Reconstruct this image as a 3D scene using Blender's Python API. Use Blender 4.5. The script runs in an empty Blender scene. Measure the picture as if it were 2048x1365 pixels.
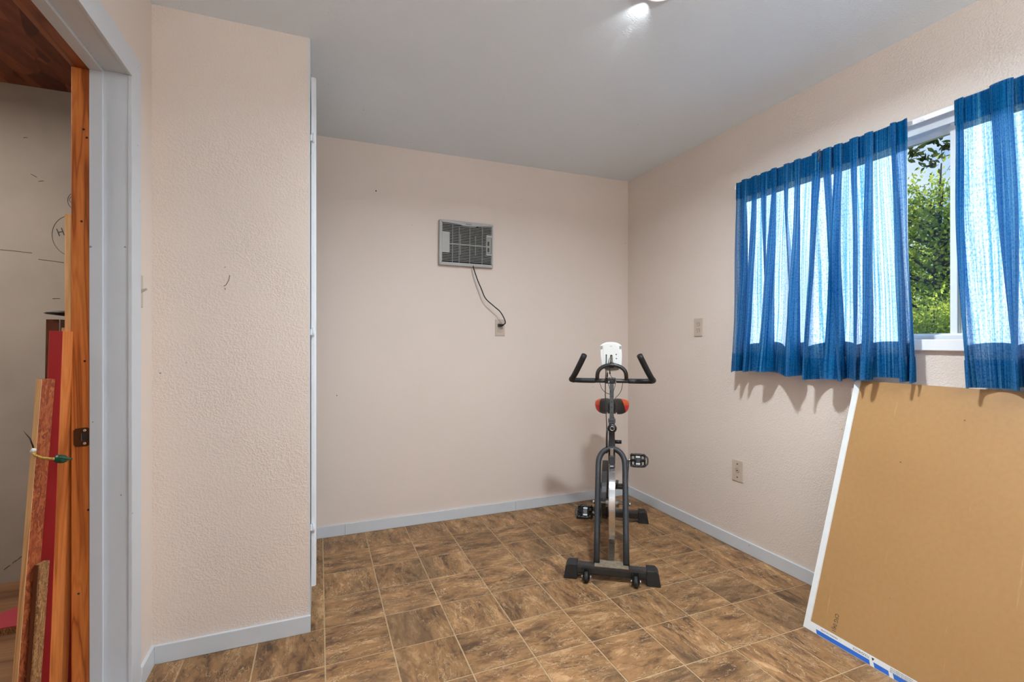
import bpy, bmesh, math, random
from mathutils import Vector, Matrix
import numpy as np

random.seed(7)
R = math.radians
scene = bpy.context.scene
COL = scene.collection

# ------------------------------------------------------------------ camera
cam_d = bpy.data.cameras.new('camera')
cam = bpy.data.objects.new('camera', cam_d)
COL.objects.link(cam)
cam.location = (0, 0, 1.192)
cam.rotation_euler = (R(90), 0, -0.3833)
cam_d.sensor_width = 36
cam_d.lens = 36 * 956.3 / 2048
cam_d.shift_y = 0.9 / 2048
cam_d.clip_start = 0.02
cam_d.clip_end = 300
scene.camera = cam

# ------------------------------------------------------------------ view
vs = scene.view_settings
vs.view_transform = 'Standard'
vs.look = 'None'
vs.exposure = 0.0
cy = scene.cycles
cy.max_bounces = 7
cy.diffuse_bounces = 5
cy.glossy_bounces = 3
cy.transmission_bounces = 3
cy.transparent_max_bounces = 8
cy.caustics_reflective = False
cy.caustics_refractive = False
cy.sample_clamp_indirect = 6.0
cy.use_adaptive_sampling = True
cy.adaptive_threshold = 0.04
vs.gamma = 1.0
vs.use_curve_mapping = False

# ------------------------------------------------------------------ world: blue sky with white cloud
w = bpy.data.worlds.new('sky')
scene.world = w
w.use_nodes = True
nt = w.node_tree
nt.nodes.clear()
wo = nt.nodes.new('ShaderNodeOutputWorld')
bg = nt.nodes.new('ShaderNodeBackground')
tc = nt.nodes.new('ShaderNodeTexCoord')
mp = nt.nodes.new('ShaderNodeMapping')
mp.inputs['Scale'].default_value = (1, 1, 2.2)
mp.inputs['Location'].default_value = (0.35, 0.1, 0.2)
nz = nt.nodes.new('ShaderNodeTexNoise')
nz.inputs['Scale'].default_value = 3.2
nz.inputs['Detail'].default_value = 7
nz.inputs['Roughness'].default_value = 0.55
cr = nt.nodes.new('ShaderNodeValToRGB')
cr.color_ramp.elements[0].position = 0.36
cr.color_ramp.elements[0].color = (0.28, 0.48, 0.86, 1)
cr.color_ramp.elements[1].position = 0.58
cr.color_ramp.elements[1].color = (0.88, 0.92, 0.97, 1)
nt.links.new(tc.outputs['Generated'], mp.inputs['Vector'])
nt.links.new(mp.outputs['Vector'], nz.inputs['Vector'])
nt.links.new(nz.outputs['Fac'], cr.inputs['Fac'])
nt.links.new(cr.outputs['Color'], bg.inputs['Color'])
bg.inputs['Strength'].default_value = 1.3
nt.links.new(bg.outputs['Background'], wo.inputs['Surface'])

# ------------------------------------------------------------------ sun
SUN_STRENGTH = 10.0
sd = bpy.data.lights.new('sun', 'SUN')
sd.energy = SUN_STRENGTH
sd.angle = R(0.6)
sd.color = (1.0, 0.96, 0.9)
sun = bpy.data.objects.new('sun', sd)
COL.objects.link(sun)
sun.rotation_euler = Vector((-0.87, -0.10, -0.335)).to_track_quat('-Z', 'Y').to_euler()
sun.location = (8, 1, 7)

LAMP_POWER = 33.0      # the ceiling lamp over the room
FILL_POWER = 74.0     # the added fill lamp behind the camera
SHED_FILL_POWER = 21.0      # the added, unseen fill lamp of the unfinished room next door

# ------------------------------------------------------------------ room measures (metres, camera stands at x=0,y=0)
XL, XR, YB, YF, H = -0.574, 2.235, 3.123, -1.40, 2.44
YC, XC = 2.136, -0.034        # closet front face, closet side
DY0, DY1, DZ = 1.09, 1.90, 2.055   # doorway in the left wall
WY0, WY1, WZ0, WZ1 = 0.10, 2.03, 1.20, 2.09   # window opening


# ------------------------------------------------------------------ material helpers
def new_mat(name):
    m = bpy.data.materials.new(name)
    m.use_nodes = True
    n = m.node_tree
    b = n.nodes['Principled BSDF']
    return m, n, b


def setp(b, **k):
    names = {'rough': 'Roughness', 'metal': 'Metallic', 'spec': 'Specular IOR Level', 'coat': 'Coat Weight',
             'coat_rough': 'Coat Roughness', 'trans': 'Transmission Weight', 'alpha': 'Alpha'}
    for a, v in k.items():
        b.inputs[names[a]].default_value = v


def nd(n, t, **k):
    x = n.nodes.new(t)
    for a, v in k.items():
        if a in x.inputs:
            x.inputs[a].default_value = v
        else:
            setattr(x, a, v)
    return x


def ramp(n, stops):
    c = n.nodes.new('ShaderNodeValToRGB')
    e = c.color_ramp.elements
    while len(e) < len(stops):
        e.new(0.5)
    for el, (p, col) in zip(e, stops):
        el.position = p
        el.color = (*col, 1) if len(col) == 3 else col
    return c


def srgb(r, g, b):
    f = lambda c: (c / 12.92 if c <= .04045 else ((c + .055) / 1.055) ** 2.4)
    return tuple(f(x / 255) for x in (r, g, b))


def coords(n, kind='Object', scale=(1, 1, 1), loc=(0, 0, 0), rnd=0.0):
    t = n.nodes.new('ShaderNodeTexCoord')
    m = n.nodes.new('ShaderNodeMapping')
    m.inputs['Scale'].default_value = scale
    m.inputs['Location'].default_value = loc
    n.links.new(t.outputs[kind], m.inputs['Vector'])
    if rnd:
        oi = n.nodes.new('ShaderNodeObjectInfo')
        mu = nd(n, 'ShaderNodeMath', operation='MULTIPLY')
        mu.inputs[1].default_value = rnd
        n.links.new(oi.outputs['Random'], mu.inputs[0])
        cb = n.nodes.new('ShaderNodeCombineXYZ')
        for s in ('X', 'Y', 'Z'):
            n.links.new(mu.outputs[0], cb.inputs[s])
        n.links.new(cb.outputs[0], m.inputs['Location'])
    return m


def plain(name, col, rough=0.5, metal=0.0, spec=0.5, noise=0.0, nscale=30, bump=0.0, bscale=200, coat=0.0):
    m, n, b = new_mat(name)
    setp(b, rough=rough, metal=metal, spec=spec, coat=coat)
    mp = coords(n)
    nz = nd(n, 'ShaderNodeTexNoise', Scale=nscale, Detail=4.0)
    n.links.new(mp.outputs[0], nz.inputs['Vector'])
    k = noise
    c = ramp(n, [(0.3, tuple(x * (1 - k) for x in col)), (0.7, tuple(min(1, x * (1 + k)) for x in col))])
    n.links.new(nz.outputs['Fac'], c.inputs['Fac'])
    n.links.new(c.outputs['Color'], b.inputs['Base Color'])
    if bump:
        n2 = nd(n, 'ShaderNodeTexNoise', Scale=bscale, Detail=3.0)
        n.links.new(mp.outputs[0], n2.inputs['Vector'])
        bp = nd(n, 'ShaderNodeBump', Strength=bump, Distance=0.002)
        n.links.new(n2.outputs['Fac'], bp.inputs['Height'])
        n.links.new(bp.outputs['Normal'], b.inputs['Normal'])
    return m


def plaster(name, col, bump=0.5, scale=120, rough=0.6, dist=0.004, dirt=0.04, spec=0.4):
    """orange-peel paint: soft blobs of two sizes, tiny specks"""
    m, n, b = new_mat(name)
    setp(b, rough=rough, spec=spec)
    mp = coords(n)
    a = nd(n, 'ShaderNodeTexNoise', Scale=scale, Detail=2.0, Roughness=0.5)
    big = nd(n, 'ShaderNodeTexNoise', Scale=1.3, Detail=3.0)
    big2 = nd(n, 'ShaderNodeTexNoise', Scale=5.0, Detail=2.0)
    for x in (a, big, big2):
        n.links.new(mp.outputs[0], x.inputs['Vector'])
    r2 = ramp(n, [(0.42, (0, 0, 0)), (0.6, (1, 1, 1))])
    n.links.new(a.outputs['Fac'], r2.inputs['Fac'])
    add = r2
    patch = nd(n, 'ShaderNodeMapRange')
    patch.inputs['From Min'].default_value = 0.35
    patch.inputs['From Max'].default_value = 0.65
    patch.inputs['To Min'].default_value = bump * 0.5
    patch.inputs['To Max'].default_value = bump
    n.links.new(big2.outputs['Fac'], patch.inputs['Value'])
    bp = nd(n, 'ShaderNodeBump', Strength=bump, Distance=dist)
    n.links.new(patch.outputs[0], bp.inputs['Strength'])
    n.links.new(add.outputs[0], bp.inputs['Height'])
    n.links.new(bp.outputs['Normal'], b.inputs['Normal'])
    c = ramp(n, [(0.3, tuple(x * (1 - dirt) for x in col)), (0.7, col)])
    n.links.new(big.outputs['Fac'], c.inputs['Fac'])
    sp = nd(n, 'ShaderNodeTexVoronoi', Scale=5.5)
    n.links.new(mp.outputs[0], sp.inputs['Vector'])
    sr = ramp(n, [(0.012, (0.25, 0.2, 0.16)), (0.02, (1, 1, 1))])
    n.links.new(sp.outputs['Distance'], sr.inputs['Fac'])
    mx = nd(n, 'ShaderNodeMixRGB', blend_type='MULTIPLY')
    mx.inputs['Fac'].default_value = 0.8
    n.links.new(c.outputs['Color'], mx.inputs['Color1'])
    n.links.new(sr.outputs['Color'], mx.inputs['Color2'])
    n.links.new(mx.outputs['Color'], b.inputs['Base Color'])
    return m


def wood(name, dark, mid, light, axis='Z', ring=9.0, stretch=0.07, rough=0.45, rnd=30.0, knots=True, spec=0.4):
    m, n, b = new_mat(name)
    setp(b, rough=rough, spec=spec)
    s = {'X': (stretch, 1, 1), 'Y': (1, stretch, 1), 'Z': (1, 1, stretch)}[axis]
    mp = coords(n, scale=s, rnd=rnd)
    nz = nd(n, 'ShaderNodeTexNoise', Scale=ring, Detail=2.0, Distortion=0.6)
    n.links.new(mp.outputs[0], nz.inputs['Vector'])
    mul = nd(n, 'ShaderNodeMath', operation='MULTIPLY')
    mul.inputs[1].default_value = 14
    n.links.new(nz.outputs['Fac'], mul.inputs[0])
    fr = nd(n, 'ShaderNodeMath', operation='PINGPONG')
    fr.inputs[1].default_value = 1.0
    n.links.new(mul.outputs[0], fr.inputs[0])
    c = ramp(n, [(0.0, dark), (0.22, mid), (0.8, light), (1.0, mid)])
    n.links.new(fr.outputs[0], c.inputs['Fac'])
    fine = nd(n, 'ShaderNodeTexNoise', Scale=160, Detail=2.0)
    n.links.new(mp.outputs[0], fine.inputs['Vector'])
    fc = ramp(n, [(0.3, (0.82, 0.82, 0.82)), (0.65, (1, 1, 1))])
    n.links.new(fine.outputs['Fac'], fc.inputs['Fac'])
    mx = nd(n, 'ShaderNodeMixRGB', blend_type='MULTIPLY')
    mx.inputs['Fac'].default_value = 1
    n.links.new(c.outputs['Color'], mx.inputs['Color1'])
    n.links.new(fc.outputs['Color'], mx.inputs['Color2'])
    last = mx
    if knots:
        s2 = {'X': (0.4, 1, 1), 'Y': (1, 0.4, 1), 'Z': (1, 1, 0.4)}[axis]
        mk = coords(n, scale=s2, rnd=rnd)
        vo = nd(n, 'ShaderNodeTexVoronoi', Scale=9.0)
        n.links.new(mk.outputs[0], vo.inputs['Vector'])
        kr = ramp(n, [(0.035, (0.18, 0.1, 0.07)), (0.07, (0.75, 0.66, 0.6)), (0.1, (1, 1, 1))])
        n.links.new(vo.outputs['Distance'], kr.inputs['Fac'])
        m2 = nd(n, 'ShaderNodeMixRGB', blend_type='MULTIPLY')
        m2.inputs['Fac'].default_value = 1
        n.links.new(mx.outputs['Color'], m2.inputs['Color1'])
        n.links.new(kr.outputs['Color'], m2.inputs['Color2'])
        last = m2
    n.links.new(last.outputs['Color'], b.inputs['Base Color'])
    bp = nd(n, 'ShaderNodeBump', Strength=0.15, Distance=0.002)
    n.links.new(fine.outputs['Fac'], bp.inputs['Height'])
    n.links.new(bp.outputs['Normal'], b.inputs['Normal'])
    return m


def strands(name, dark, mid, light, scale=45, rough=0.6, stretch=(1, 1, 0.35)):
    """oriented strand / particle board"""
    m, n, b = new_mat(name)
    setp(b, rough=rough)
    mp = coords(n, scale=stretch, rnd=20)
    dn = nd(n, 'ShaderNodeTexNoise', Scale=scale * 0.4, Detail=2.0)
    n.links.new(mp.outputs[0], dn.inputs['Vector'])
    mxv = nd(n, 'ShaderNodeMixRGB', blend_type='ADD')
    mxv.inputs['Fac'].default_value = 0.04
    n.links.new(mp.outputs[0], mxv.inputs['Color1'])
    n.links.new(dn.outputs['Color'], mxv.inputs['Color2'])
    v = nd(n, 'ShaderNodeTexVoronoi', Scale=scale)
    n.links.new(mxv.outputs['Color'], v.inputs['Vector'])
    nz = nd(n, 'ShaderNodeTexNoise', Scale=scale * 1.6, Detail=5.0, Roughness=0.7)
    n.links.new(mp.outputs[0], nz.inputs['Vector'])
    sep = n.nodes.new('ShaderNodeSeparateColor')
    n.links.new(v.outputs['Color'], sep.inputs[0])
    ad = nd(n, 'ShaderNodeMath', operation='ADD')
    n.links.new(sep.outputs[0], ad.inputs[0])
    n.links.new(nz.outputs['Fac'], ad.inputs[1])
    ha = nd(n, 'ShaderNodeMath', operation='MULTIPLY')
    ha.inputs[1].default_value = 0.5
    n.links.new(ad.outputs[0], ha.inputs[0])
    c = ramp(n, [(0.22, dark), (0.5, mid), (0.8, light)])
    n.links.new(ha.outputs[0], c.inputs['Fac'])
    n.links.new(c.outputs['Color'], b.inputs['Base Color'])
    bp = nd(n, 'ShaderNodeBump', Strength=0.3, Distance=0.003)
    n.links.new(ha.outputs[0], bp.inputs['Height'])
    n.links.new(bp.outputs['Normal'], b.inputs['Normal'])
    return m


def peeling(name, paint, under, thr=(0.6, 0.62)):
    m, n, b = new_mat(name)
    setp(b, rough=0.5)
    mp = coords(n, scale=(1, 1, 0.35), rnd=10)
    nz = nd(n, 'ShaderNodeTexNoise', Scale=16, Detail=6.0)
    n.links.new(mp.outputs[0], nz.inputs['Vector'])
    c = ramp(n, [(thr[0], paint), (thr[1], under)])
    n.links.new(nz.outputs['Fac'], c.inputs['Fac'])
    n.links.new(c.outputs['Color'], b.inputs['Base Color'])
    return m


def slate():
    m, n, b = new_mat('slate_tile')
    mp = coords(n, scale=(1.0, 0.36, 1.0), rnd=60)
    d = nd(n, 'ShaderNodeTexNoise', Scale=7.0, Detail=4.0, Roughness=0.65)
    n.links.new(mp.outputs[0], d.inputs['Vector'])
    mxv = nd(n, 'ShaderNodeMixRGB', blend_type='ADD')
    mxv.inputs['Fac'].default_value = 0.10
    n.links.new(mp.outputs[0], mxv.inputs['Color1'])
    n.links.new(d.outputs['Color'], mxv.inputs['Color2'])
    big = nd(n, 'ShaderNodeTexNoise', Scale=15.0, Detail=8.0, Roughness=0.72, Distortion=0.2)
    n.links.new(mxv.outputs['Color'], big.inputs['Vector'])
    c = ramp(n, [(0.33, srgb(84, 61, 43)), (0.41, srgb(106, 77, 52)), (0.42, srgb(124, 91, 60)), (0.485, srgb(132, 97, 64)),
                 (0.495, srgb(148, 110, 72)), (0.57, srgb(154, 115, 77)), (0.58, srgb(170, 130, 90)), (0.70, srgb(192, 153, 110))])
    n.links.new(big.outputs['Fac'], c.inputs['Fac'])
    # pale ragged layer edges and fine dark cracks along the cleft
    v1 = nd(n, 'ShaderNodeTexNoise', Scale=13.0, Detail=7.0, Roughness=0.62, Distortion=0.3)
    n.links.new(mxv.outputs['Color'], v1.inputs['Vector'])
    vr = ramp(n, [(0.488, (0, 0, 0)), (0.5, (1, 1, 1)), (0.506, (0, 0, 0))])
    n.links.new(v1.outputs['Fac'], vr.inputs['Fac'])
    m1 = nd(n, 'ShaderNodeMixRGB', blend_type='MIX')
    n.links.new(c.outputs['Color'], m1.inputs['Color1'])
    m1.inputs['Color2'].default_value = (*srgb(214, 184, 144), 1)
    f1 = nd(n, 'ShaderNodeMath', operation='MULTIPLY')
    f1.inputs[1].default_value = 0.6
    n.links.new(vr.outputs['Color'], f1.inputs[0])
    n.links.new(f1.outputs[0], m1.inputs['Fac'])
    vr2 = ramp(n, [(0.506, (0, 0, 0)), (0.512, (1, 1, 1)), (0.524, (0, 0, 0))])
    n.links.new(v1.outputs['Fac'], vr2.inputs['Fac'])
    m2 = nd(n, 'ShaderNodeMixRGB', blend_type='MIX')
    n.links.new(m1.outputs['Color'], m2.inputs['Color1'])
    m2.inputs['Color2'].default_value = (*srgb(64, 46, 32), 1)
    f2 = nd(n, 'ShaderNodeMath', operation='MULTIPLY')
    f2.inputs[1].default_value = 0.65
    n.links.new(vr2.outputs['Color'], f2.inputs[0])
    n.links.new(f2.outputs[0], m2.inputs['Fac'])
    fz = nd(n, 'ShaderNodeTexNoise', Scale=48.0, Detail=4.0, Roughness=0.65)
    n.links.new(mxv.outputs['Color'], fz.inputs['Vector'])
    fr_ = ramp(n, [(0.40, (0.72, 0.70, 0.68)), (0.5, (1, 1, 1)), (0.62, (1.0, 1.0, 1.0))])
    n.links.new(fz.outputs['Fac'], fr_.inputs['Fac'])
    mf = nd(n, 'ShaderNodeMixRGB', blend_type='MULTIPLY')
    mf.inputs['Fac'].default_value = 0.6
    n.links.new(m2.outputs['Color'], mf.inputs['Color1'])
    n.links.new(fr_.outputs['Color'], mf.inputs['Color2'])
    m2 = mf
    # grey-green slate cast in places, per-tile tone
    gz = nd(n, 'ShaderNodeTexNoise', Scale=3.4, Detail=3.0)
    n.links.new(mp.outputs[0], gz.inputs['Vector'])
    gr = ramp(n, [(0.54, (0, 0, 0)), (0.66, (0.4, 0.4, 0.4))])
    n.links.new(gz.outputs['Fac'], gr.inputs['Fac'])
    m3 = nd(n, 'ShaderNodeMixRGB', blend_type='MIX')
    n.links.new(m2.outputs['Color'], m3.inputs['Color1'])
    m3.inputs['Color2'].default_value = (*srgb(92, 76, 56), 1)
    n.links.new(gr.outputs['Color'], m3.inputs['Fac'])
    oi = n.nodes.new('ShaderNodeObjectInfo')
    hv = n.nodes.new('ShaderNodeHueSaturation')
    mr = nd(n, 'ShaderNodeMapRange')
    mr.inputs['To Min'].default_value = 0.86
    mr.inputs['To Max'].default_value = 1.14
    n.links.new(oi.outputs['Random'], mr.inputs['Value'])
    n.links.new(mr.outputs[0], hv.inputs['Value'])
    n.links.new(m3.outputs['Color'], hv.inputs['Color'])
    n.links.new(hv.outputs['Color'], b.inputs['Base Color'])
    setp(b, rough=0.5, spec=0.35)
    bp = nd(n, 'ShaderNodeBump', Strength=0.35, Distance=0.002)
    n.links.new(big.outputs['Fac'], bp.inputs['Height'])
    n.links.new(bp.outputs['Normal'], b.inputs['Normal'])
    return m


def fabric(name):
    """loosely woven striped blue cloth that lets daylight through"""
    m = bpy.data.materials.new(name)
    m.use_nodes = True
    n = m.node_tree
    n.nodes.clear()
    out = n.nodes.new('ShaderNodeOutputMaterial')
    mp = coords(n, 'UV', scale=(1, 0.006, 1))
    st = nd(n, 'ShaderNodeTexNoise', Scale=170, Detail=3.0, Roughness=0.75)
    n.links.new(mp.outputs[0], st.inputs['Vector'])
    dif = ramp(n, [(0.40, (0.002, 0.055, 0.18)), (0.48, (0.003, 0.13, 0.36)), (0.55, (0.006, 0.20, 0.48)), (0.63, (0.10, 0.36, 0.56))])
    n.links.new(st.outputs['Fac'], dif.inputs['Fac'])
    tr = ramp(n, [(0.38, (0.14, 0.42, 0.74)), (0.49, (0.55, 0.66, 0.80)), (0.62, (0.90, 0.88, 0.86))])
    n.links.new(st.outputs['Fac'], tr.inputs['Fac'])
    # loose weave: short vertical and horizontal slubs
    mw = coords(n, 'UV', scale=(1, 0.25, 1))
    wv = nd(n, 'ShaderNodeTexNoise', Scale=420, Detail=2.0)
    n.links.new(mw.outputs[0], wv.inputs['Vector'])
    mh = coords(n, 'UV', scale=(0.12, 1, 1))
    wh = nd(n, 'ShaderNodeTexNoise', Scale=260, Detail=2.0)
    n.links.new(mh.outputs[0], wh.inputs['Vector'])
    hm = nd(n, 'ShaderNodeMath', operation='MULTIPLY_ADD')
    n.links.new(wh.outputs['Fac'], hm.inputs[0])
    hm.inputs[1].default_value = 0.45
    hm.inputs[2].default_value = 0.275
    av = nd(n, 'ShaderNodeMath', operation='ADD')
    n.links.new(wv.outputs['Fac'], av.inputs[0])
    n.links.new(hm.outputs[0], av.inputs[1])
    wr = ramp(n, [(0.0, (0.36, 0.60, 0.86)), (0.6, (0.95, 0.97, 1)), (1.0, (1, 1, 1))])
    mr = nd(n, 'ShaderNodeMapRange')
    mr.inputs['From Min'].default_value = 0.86
    mr.inputs['From Max'].default_value = 1.18
    n.links.new(av.outputs[0], mr.inputs['Value'])
    n.links.new(mr.outputs[0], wr.inputs['Fac'])
    mt = nd(n, 'ShaderNodeMixRGB', blend_type='MULTIPLY')
    mt.inputs['Fac'].default_value = 1
    n.links.new(tr.outputs['Color'], mt.inputs['Color1'])
    n.links.new(wr.outputs['Color'], mt.inputs['Color2'])
    db = n.nodes.new('ShaderNodeBsdfDiffuse')
    tb = n.nodes.new('ShaderNodeBsdfTranslucent')
    n.links.new(dif.outputs['Color'], db.inputs['Color'])
    n.links.new(mt.outputs['Color'], tb.inputs['Color'])
    mix = n.nodes.new('ShaderNodeMixShader')
    mix.inputs['Fac'].default_value = 0.6
    n.links.new(db.outputs[0], mix.inputs[1])
    n.links.new(tb.outputs[0], mix.inputs[2])
    n.links.new(mix.outputs[0], out.inputs['Surface'])
    return m


def glass_pane(name):
    m = bpy.data.materials.new(name)
    m.use_nodes = True
    n = m.node_tree
    n.nodes.clear()
    out = n.nodes.new('ShaderNodeOutputMaterial')
    t = n.nodes.new('ShaderNodeBsdfTransparent')
    t.inputs['Color'].default_value = (0.96, 0.98, 0.97, 1)
    g = n.nodes.new('ShaderNodeBsdfGlossy')
    g.inputs['Roughness'].default_value = 0.02
    fr = n.nodes.new('ShaderNodeFresnel')
    fr.inputs['IOR'].default_value = 1.35
    mx = n.nodes.new('ShaderNodeMixShader')
    n.links.new(fr.outputs[0], mx.inputs['Fac'])
    n.links.new(t.outputs[0], mx.inputs[1])
    n.links.new(g.outputs[0], mx.inputs[2])
    n.links.new(mx.outputs[0], out.inputs['Surface'])
    return m


def leafy(name, c0, c1):
    m = bpy.data.materials.new(name)
    m.use_nodes = True
    n = m.node_tree
    n.nodes.clear()
    out = n.nodes.new('ShaderNodeOutputMaterial')
    mp = coords(n)
    nz = nd(n, 'ShaderNodeTexNoise', Scale=2.5, Detail=4.0)
    n.links.new(mp.outputs[0], nz.inputs['Vector'])
    c = ramp(n, [(0.35, c0), (0.65, c1)])
    n.links.new(nz.outputs['Fac'], c.inputs['Fac'])
    d = n.nodes.new('ShaderNodeBsdfDiffuse')
    t = n.nodes.new('ShaderNodeBsdfTranslucent')
    n.links.new(c.outputs['Color'], d.inputs['Color'])
    n.links.new(c.outputs['Color'], t.inputs['Color'])
    mx = n.nodes.new('ShaderNodeMixShader')
    mx.inputs['Fac'].default_value = 0.5
    n.links.new(d.outputs[0], mx.inputs[1])
    n.links.new(t.outputs[0], mx.inputs[2])
    n.links.new(mx.outputs[0], out.inputs['Surface'])
    return m


def emit(name, col, s):
    m, n, b = new_mat(name)
    b.inputs['Base Color'].default_value = (*col, 1)
    b.inputs['Emission Color'].default_value = (*col, 1)
    b.inputs['Emission Strength'].default_value = s
    return m


def drywall_face():
    m, n, b = new_mat('brown_gypsum_paper')
    setp(b, rough=0.42, spec=0.5)
    mp = coords(n)
    nz = nd(n, 'ShaderNodeTexNoise', Scale=2.0, Detail=4.0)
    n.links.new(mp.outputs[0], nz.inputs['Vector'])
    c = ramp(n, [(0.3, srgb(166, 126, 79)), (0.7, srgb(173, 133, 86))])
    n.links.new(nz.outputs['Fac'], c.inputs['Fac'])
    mottle = nd(n, 'ShaderNodeTexNoise', Scale=60, Detail=4.0)
    n.links.new(mp.outputs[0], mottle.inputs['Vector'])
    mc = ramp(n, [(0.35, (0.94, 0.94, 0.92)), (0.65, (1, 1, 1))])
    n.links.new(mottle.outputs['Fac'], mc.inputs['Fac'])
    mm = nd(n, 'ShaderNodeMixRGB', blend_type='MULTIPLY')
    mm.inputs['Fac'].default_value = 1
    n.links.new(c.outputs['Color'], mm.inputs['Color1'])
    n.links.new(mc.outputs['Color'], mm.inputs['Color2'])
    # pale dust scuffs, upright
    ms = coords(n, scale=(1, 14, 1.1))
    sn = nd(n, 'ShaderNodeTexNoise', Scale=3.0, Detail=5.0, Roughness=0.6)
    n.links.new(ms.outputs[0], sn.inputs['Vector'])
    sr = ramp(n, [(0.66, (0, 0, 0)), (0.78, (0.55, 0.55, 0.55))])
    n.links.new(sn.outputs['Fac'], sr.inputs['Fac'])
    m2 = nd(n, 'ShaderNodeMixRGB', blend_type='MIX')
    n.links.new(sr.outputs['Color'], m2.inputs['Fac'])
    n.links.new(mm.outputs['Color'], m2.inputs['Color1'])
    m2.inputs['Color2'].default_value = (*srgb(205, 172, 126), 1)
    vo = nd(n, 'ShaderNodeTexVoronoi', Scale=9.0)
    n.links.new(mp.outputs[0], vo.inputs['Vector'])
    vr = ramp(n, [(0.02, (0.25, 0.17, 0.1)), (0.03, (1, 1, 1))])
    n.links.new(vo.outputs['Distance'], vr.inputs['Fac'])
    m3 = nd(n, 'ShaderNodeMixRGB', blend_type='MULTIPLY')
    m3.inputs['Fac'].default_value = 0.8
    n.links.new(m2.outputs['Color'], m3.inputs['Color1'])
    n.links.new(vr.outputs['Color'], m3.inputs['Color2'])
    n.links.new(m3.outputs['Color'], b.inputs['Base Color'])
    return m


M = {}
M['wall'] = plaster('peach_wall_paint', srgb(226, 212, 201), bump=0.10, scale=130, rough=0.5, dist=0.002)
M['wall_tex'] = plaster('peach_textured_paint', srgb(226, 212, 201), bump=0.36, scale=135, rough=0.45, dist=0.003)
M['ceil'] = plaster('white_ceiling_texture', srgb(230, 239, 246), bump=0.3, scale=150, rough=0.5, dist=0.003, dirt=0.02)
M['white'] = plain('white_trim_paint', srgb(222, 226, 230), 0.35, noise=0.03, nscale=8, bump=0.05)
M['white_worn'] = plain('worn_white_paint', srgb(206, 211, 216), 0.4, noise=0.02, nscale=10, bump=0.08, bscale=60)
def specks(m, scale, thr, dark):
    n = m.node_tree
    b = n.nodes['Principled BSDF']
    src = b.inputs['Base Color'].links[0].from_socket
    mp = coords(n)
    dn = nd(n, 'ShaderNodeTexNoise', Scale=scale * 2.0, Detail=2.0)
    n.links.new(mp.outputs[0], dn.inputs['Vector'])
    mv = nd(n, 'ShaderNodeMixRGB', blend_type='ADD')
    mv.inputs['Fac'].default_value = 0.03
    n.links.new(mp.outputs[0], mv.inputs['Color1'])
    n.links.new(dn.outputs['Color'], mv.inputs['Color2'])
    v = nd(n, 'ShaderNodeTexVoronoi', Scale=scale)
    n.links.new(mv.outputs['Color'], v.inputs['Vector'])
    r = ramp(n, [(thr, dark), (thr * 1.5, (1, 1, 1))])
    n.links.new(v.outputs['Distance'], r.inputs['Fac'])
    mx = nd(n, 'ShaderNodeMixRGB', blend_type='MULTIPLY')
    mx.inputs['Fac'].default_value = 0.85
    n.links.new(src, mx.inputs['Color1'])
    n.links.new(r.outputs['Color'], mx.inputs['Color2'])
    n.links.new(mx.outputs['Color'], b.inputs['Base Color'])


specks(M['white_worn'], 14.0, 0.035, (0.35, 0.3, 0.26))
M['vinyl'] = plain('white_window_vinyl', srgb(240, 242, 244), 0.3, noise=0.01)
M['slate'] = slate()
M['grout'] = plain('tan_grout', srgb(176, 148, 112), 0.8, noise=0.12, nscale=40)
M['fabric'] = fabric('blue_striped_cloth')
M['glass'] = glass_pane('window_glass')
M['grey_drywall'] = plain('bare_grey_drywall', srgb(176, 166, 154), 0.8, noise=0.07, nscale=5, bump=0.05)
M['pencil'] = plain('pencil_mark', srgb(70, 62, 56), 0.7)
M['osb_ceiling'] = strands('dark_osb', srgb(84, 40, 24), srgb(120, 62, 36), srgb(152, 88, 52), scale=16, stretch=(1, 0.3, 1))
M['plywood'] = wood('plywood_floor', srgb(120, 84, 58), srgb(146, 104, 72), srgb(162, 120, 84), axis='X', ring=3.0, rough=0.6, knots=False)
M['stud'] = wood('orange_fir', srgb(150, 76, 30), srgb(196, 108, 48), srgb(212, 126, 60), axis='Z', ring=11, rnd=12)
M['header'] = wood('brown_fir', srgb(118, 62, 36), srgb(150, 84, 50), srgb(162, 96, 58), axis='Y', ring=9)
M['pale_pine'] = wood('pale_pine', srgb(206, 146, 90), srgb(230, 174, 116), srgb(238, 190, 134), axis='Z', ring=9)
M['red_paint'] = peeling('red_barn_paint', srgb(176, 42, 44), srgb(206, 110, 66), (0.74, 0.76))
M['pink_paint'] = peeling('pink_red_paint', srgb(190, 66, 78), srgb(206, 130, 86), (0.7, 0.72))
M['orange_fir2'] = wood('leaning_fir', srgb(168, 90, 42), srgb(208, 122, 60), srgb(220, 136, 74), axis='Z', ring=10, rnd=17)
M['osb'] = strands('red_brown_osb', srgb(112, 46, 22), srgb(152, 72, 36), srgb(186, 106, 58), scale=170)
M['particle'] = strands('tan_particle_board', srgb(96, 62, 36), srgb(150, 104, 62), srgb(196, 152, 100), scale=220)
M['brown_wood'] = wood('dark_brown_wood', srgb(66, 32, 20), srgb(98, 50, 30), srgb(112, 62, 38), axis='Z', ring=12)
M['black_plastic'] = plain('black_plastic', srgb(26, 26, 27), 0.42, noise=0.1)
M['black_rubber'] = plain('black_rubber_grip', srgb(34, 34, 35), 0.6, noise=0.15, nscale=60, bump=0.2)
M['frame_black'] = plain('dusty_black_enamel', srgb(50, 51, 53), 0.52, noise=0.15, nscale=40, spec=0.4)
M['bar_black'] = plain('scuffed_black_enamel', srgb(42, 41, 40), 0.35, noise=0.25, nscale=30, spec=0.6)
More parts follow.
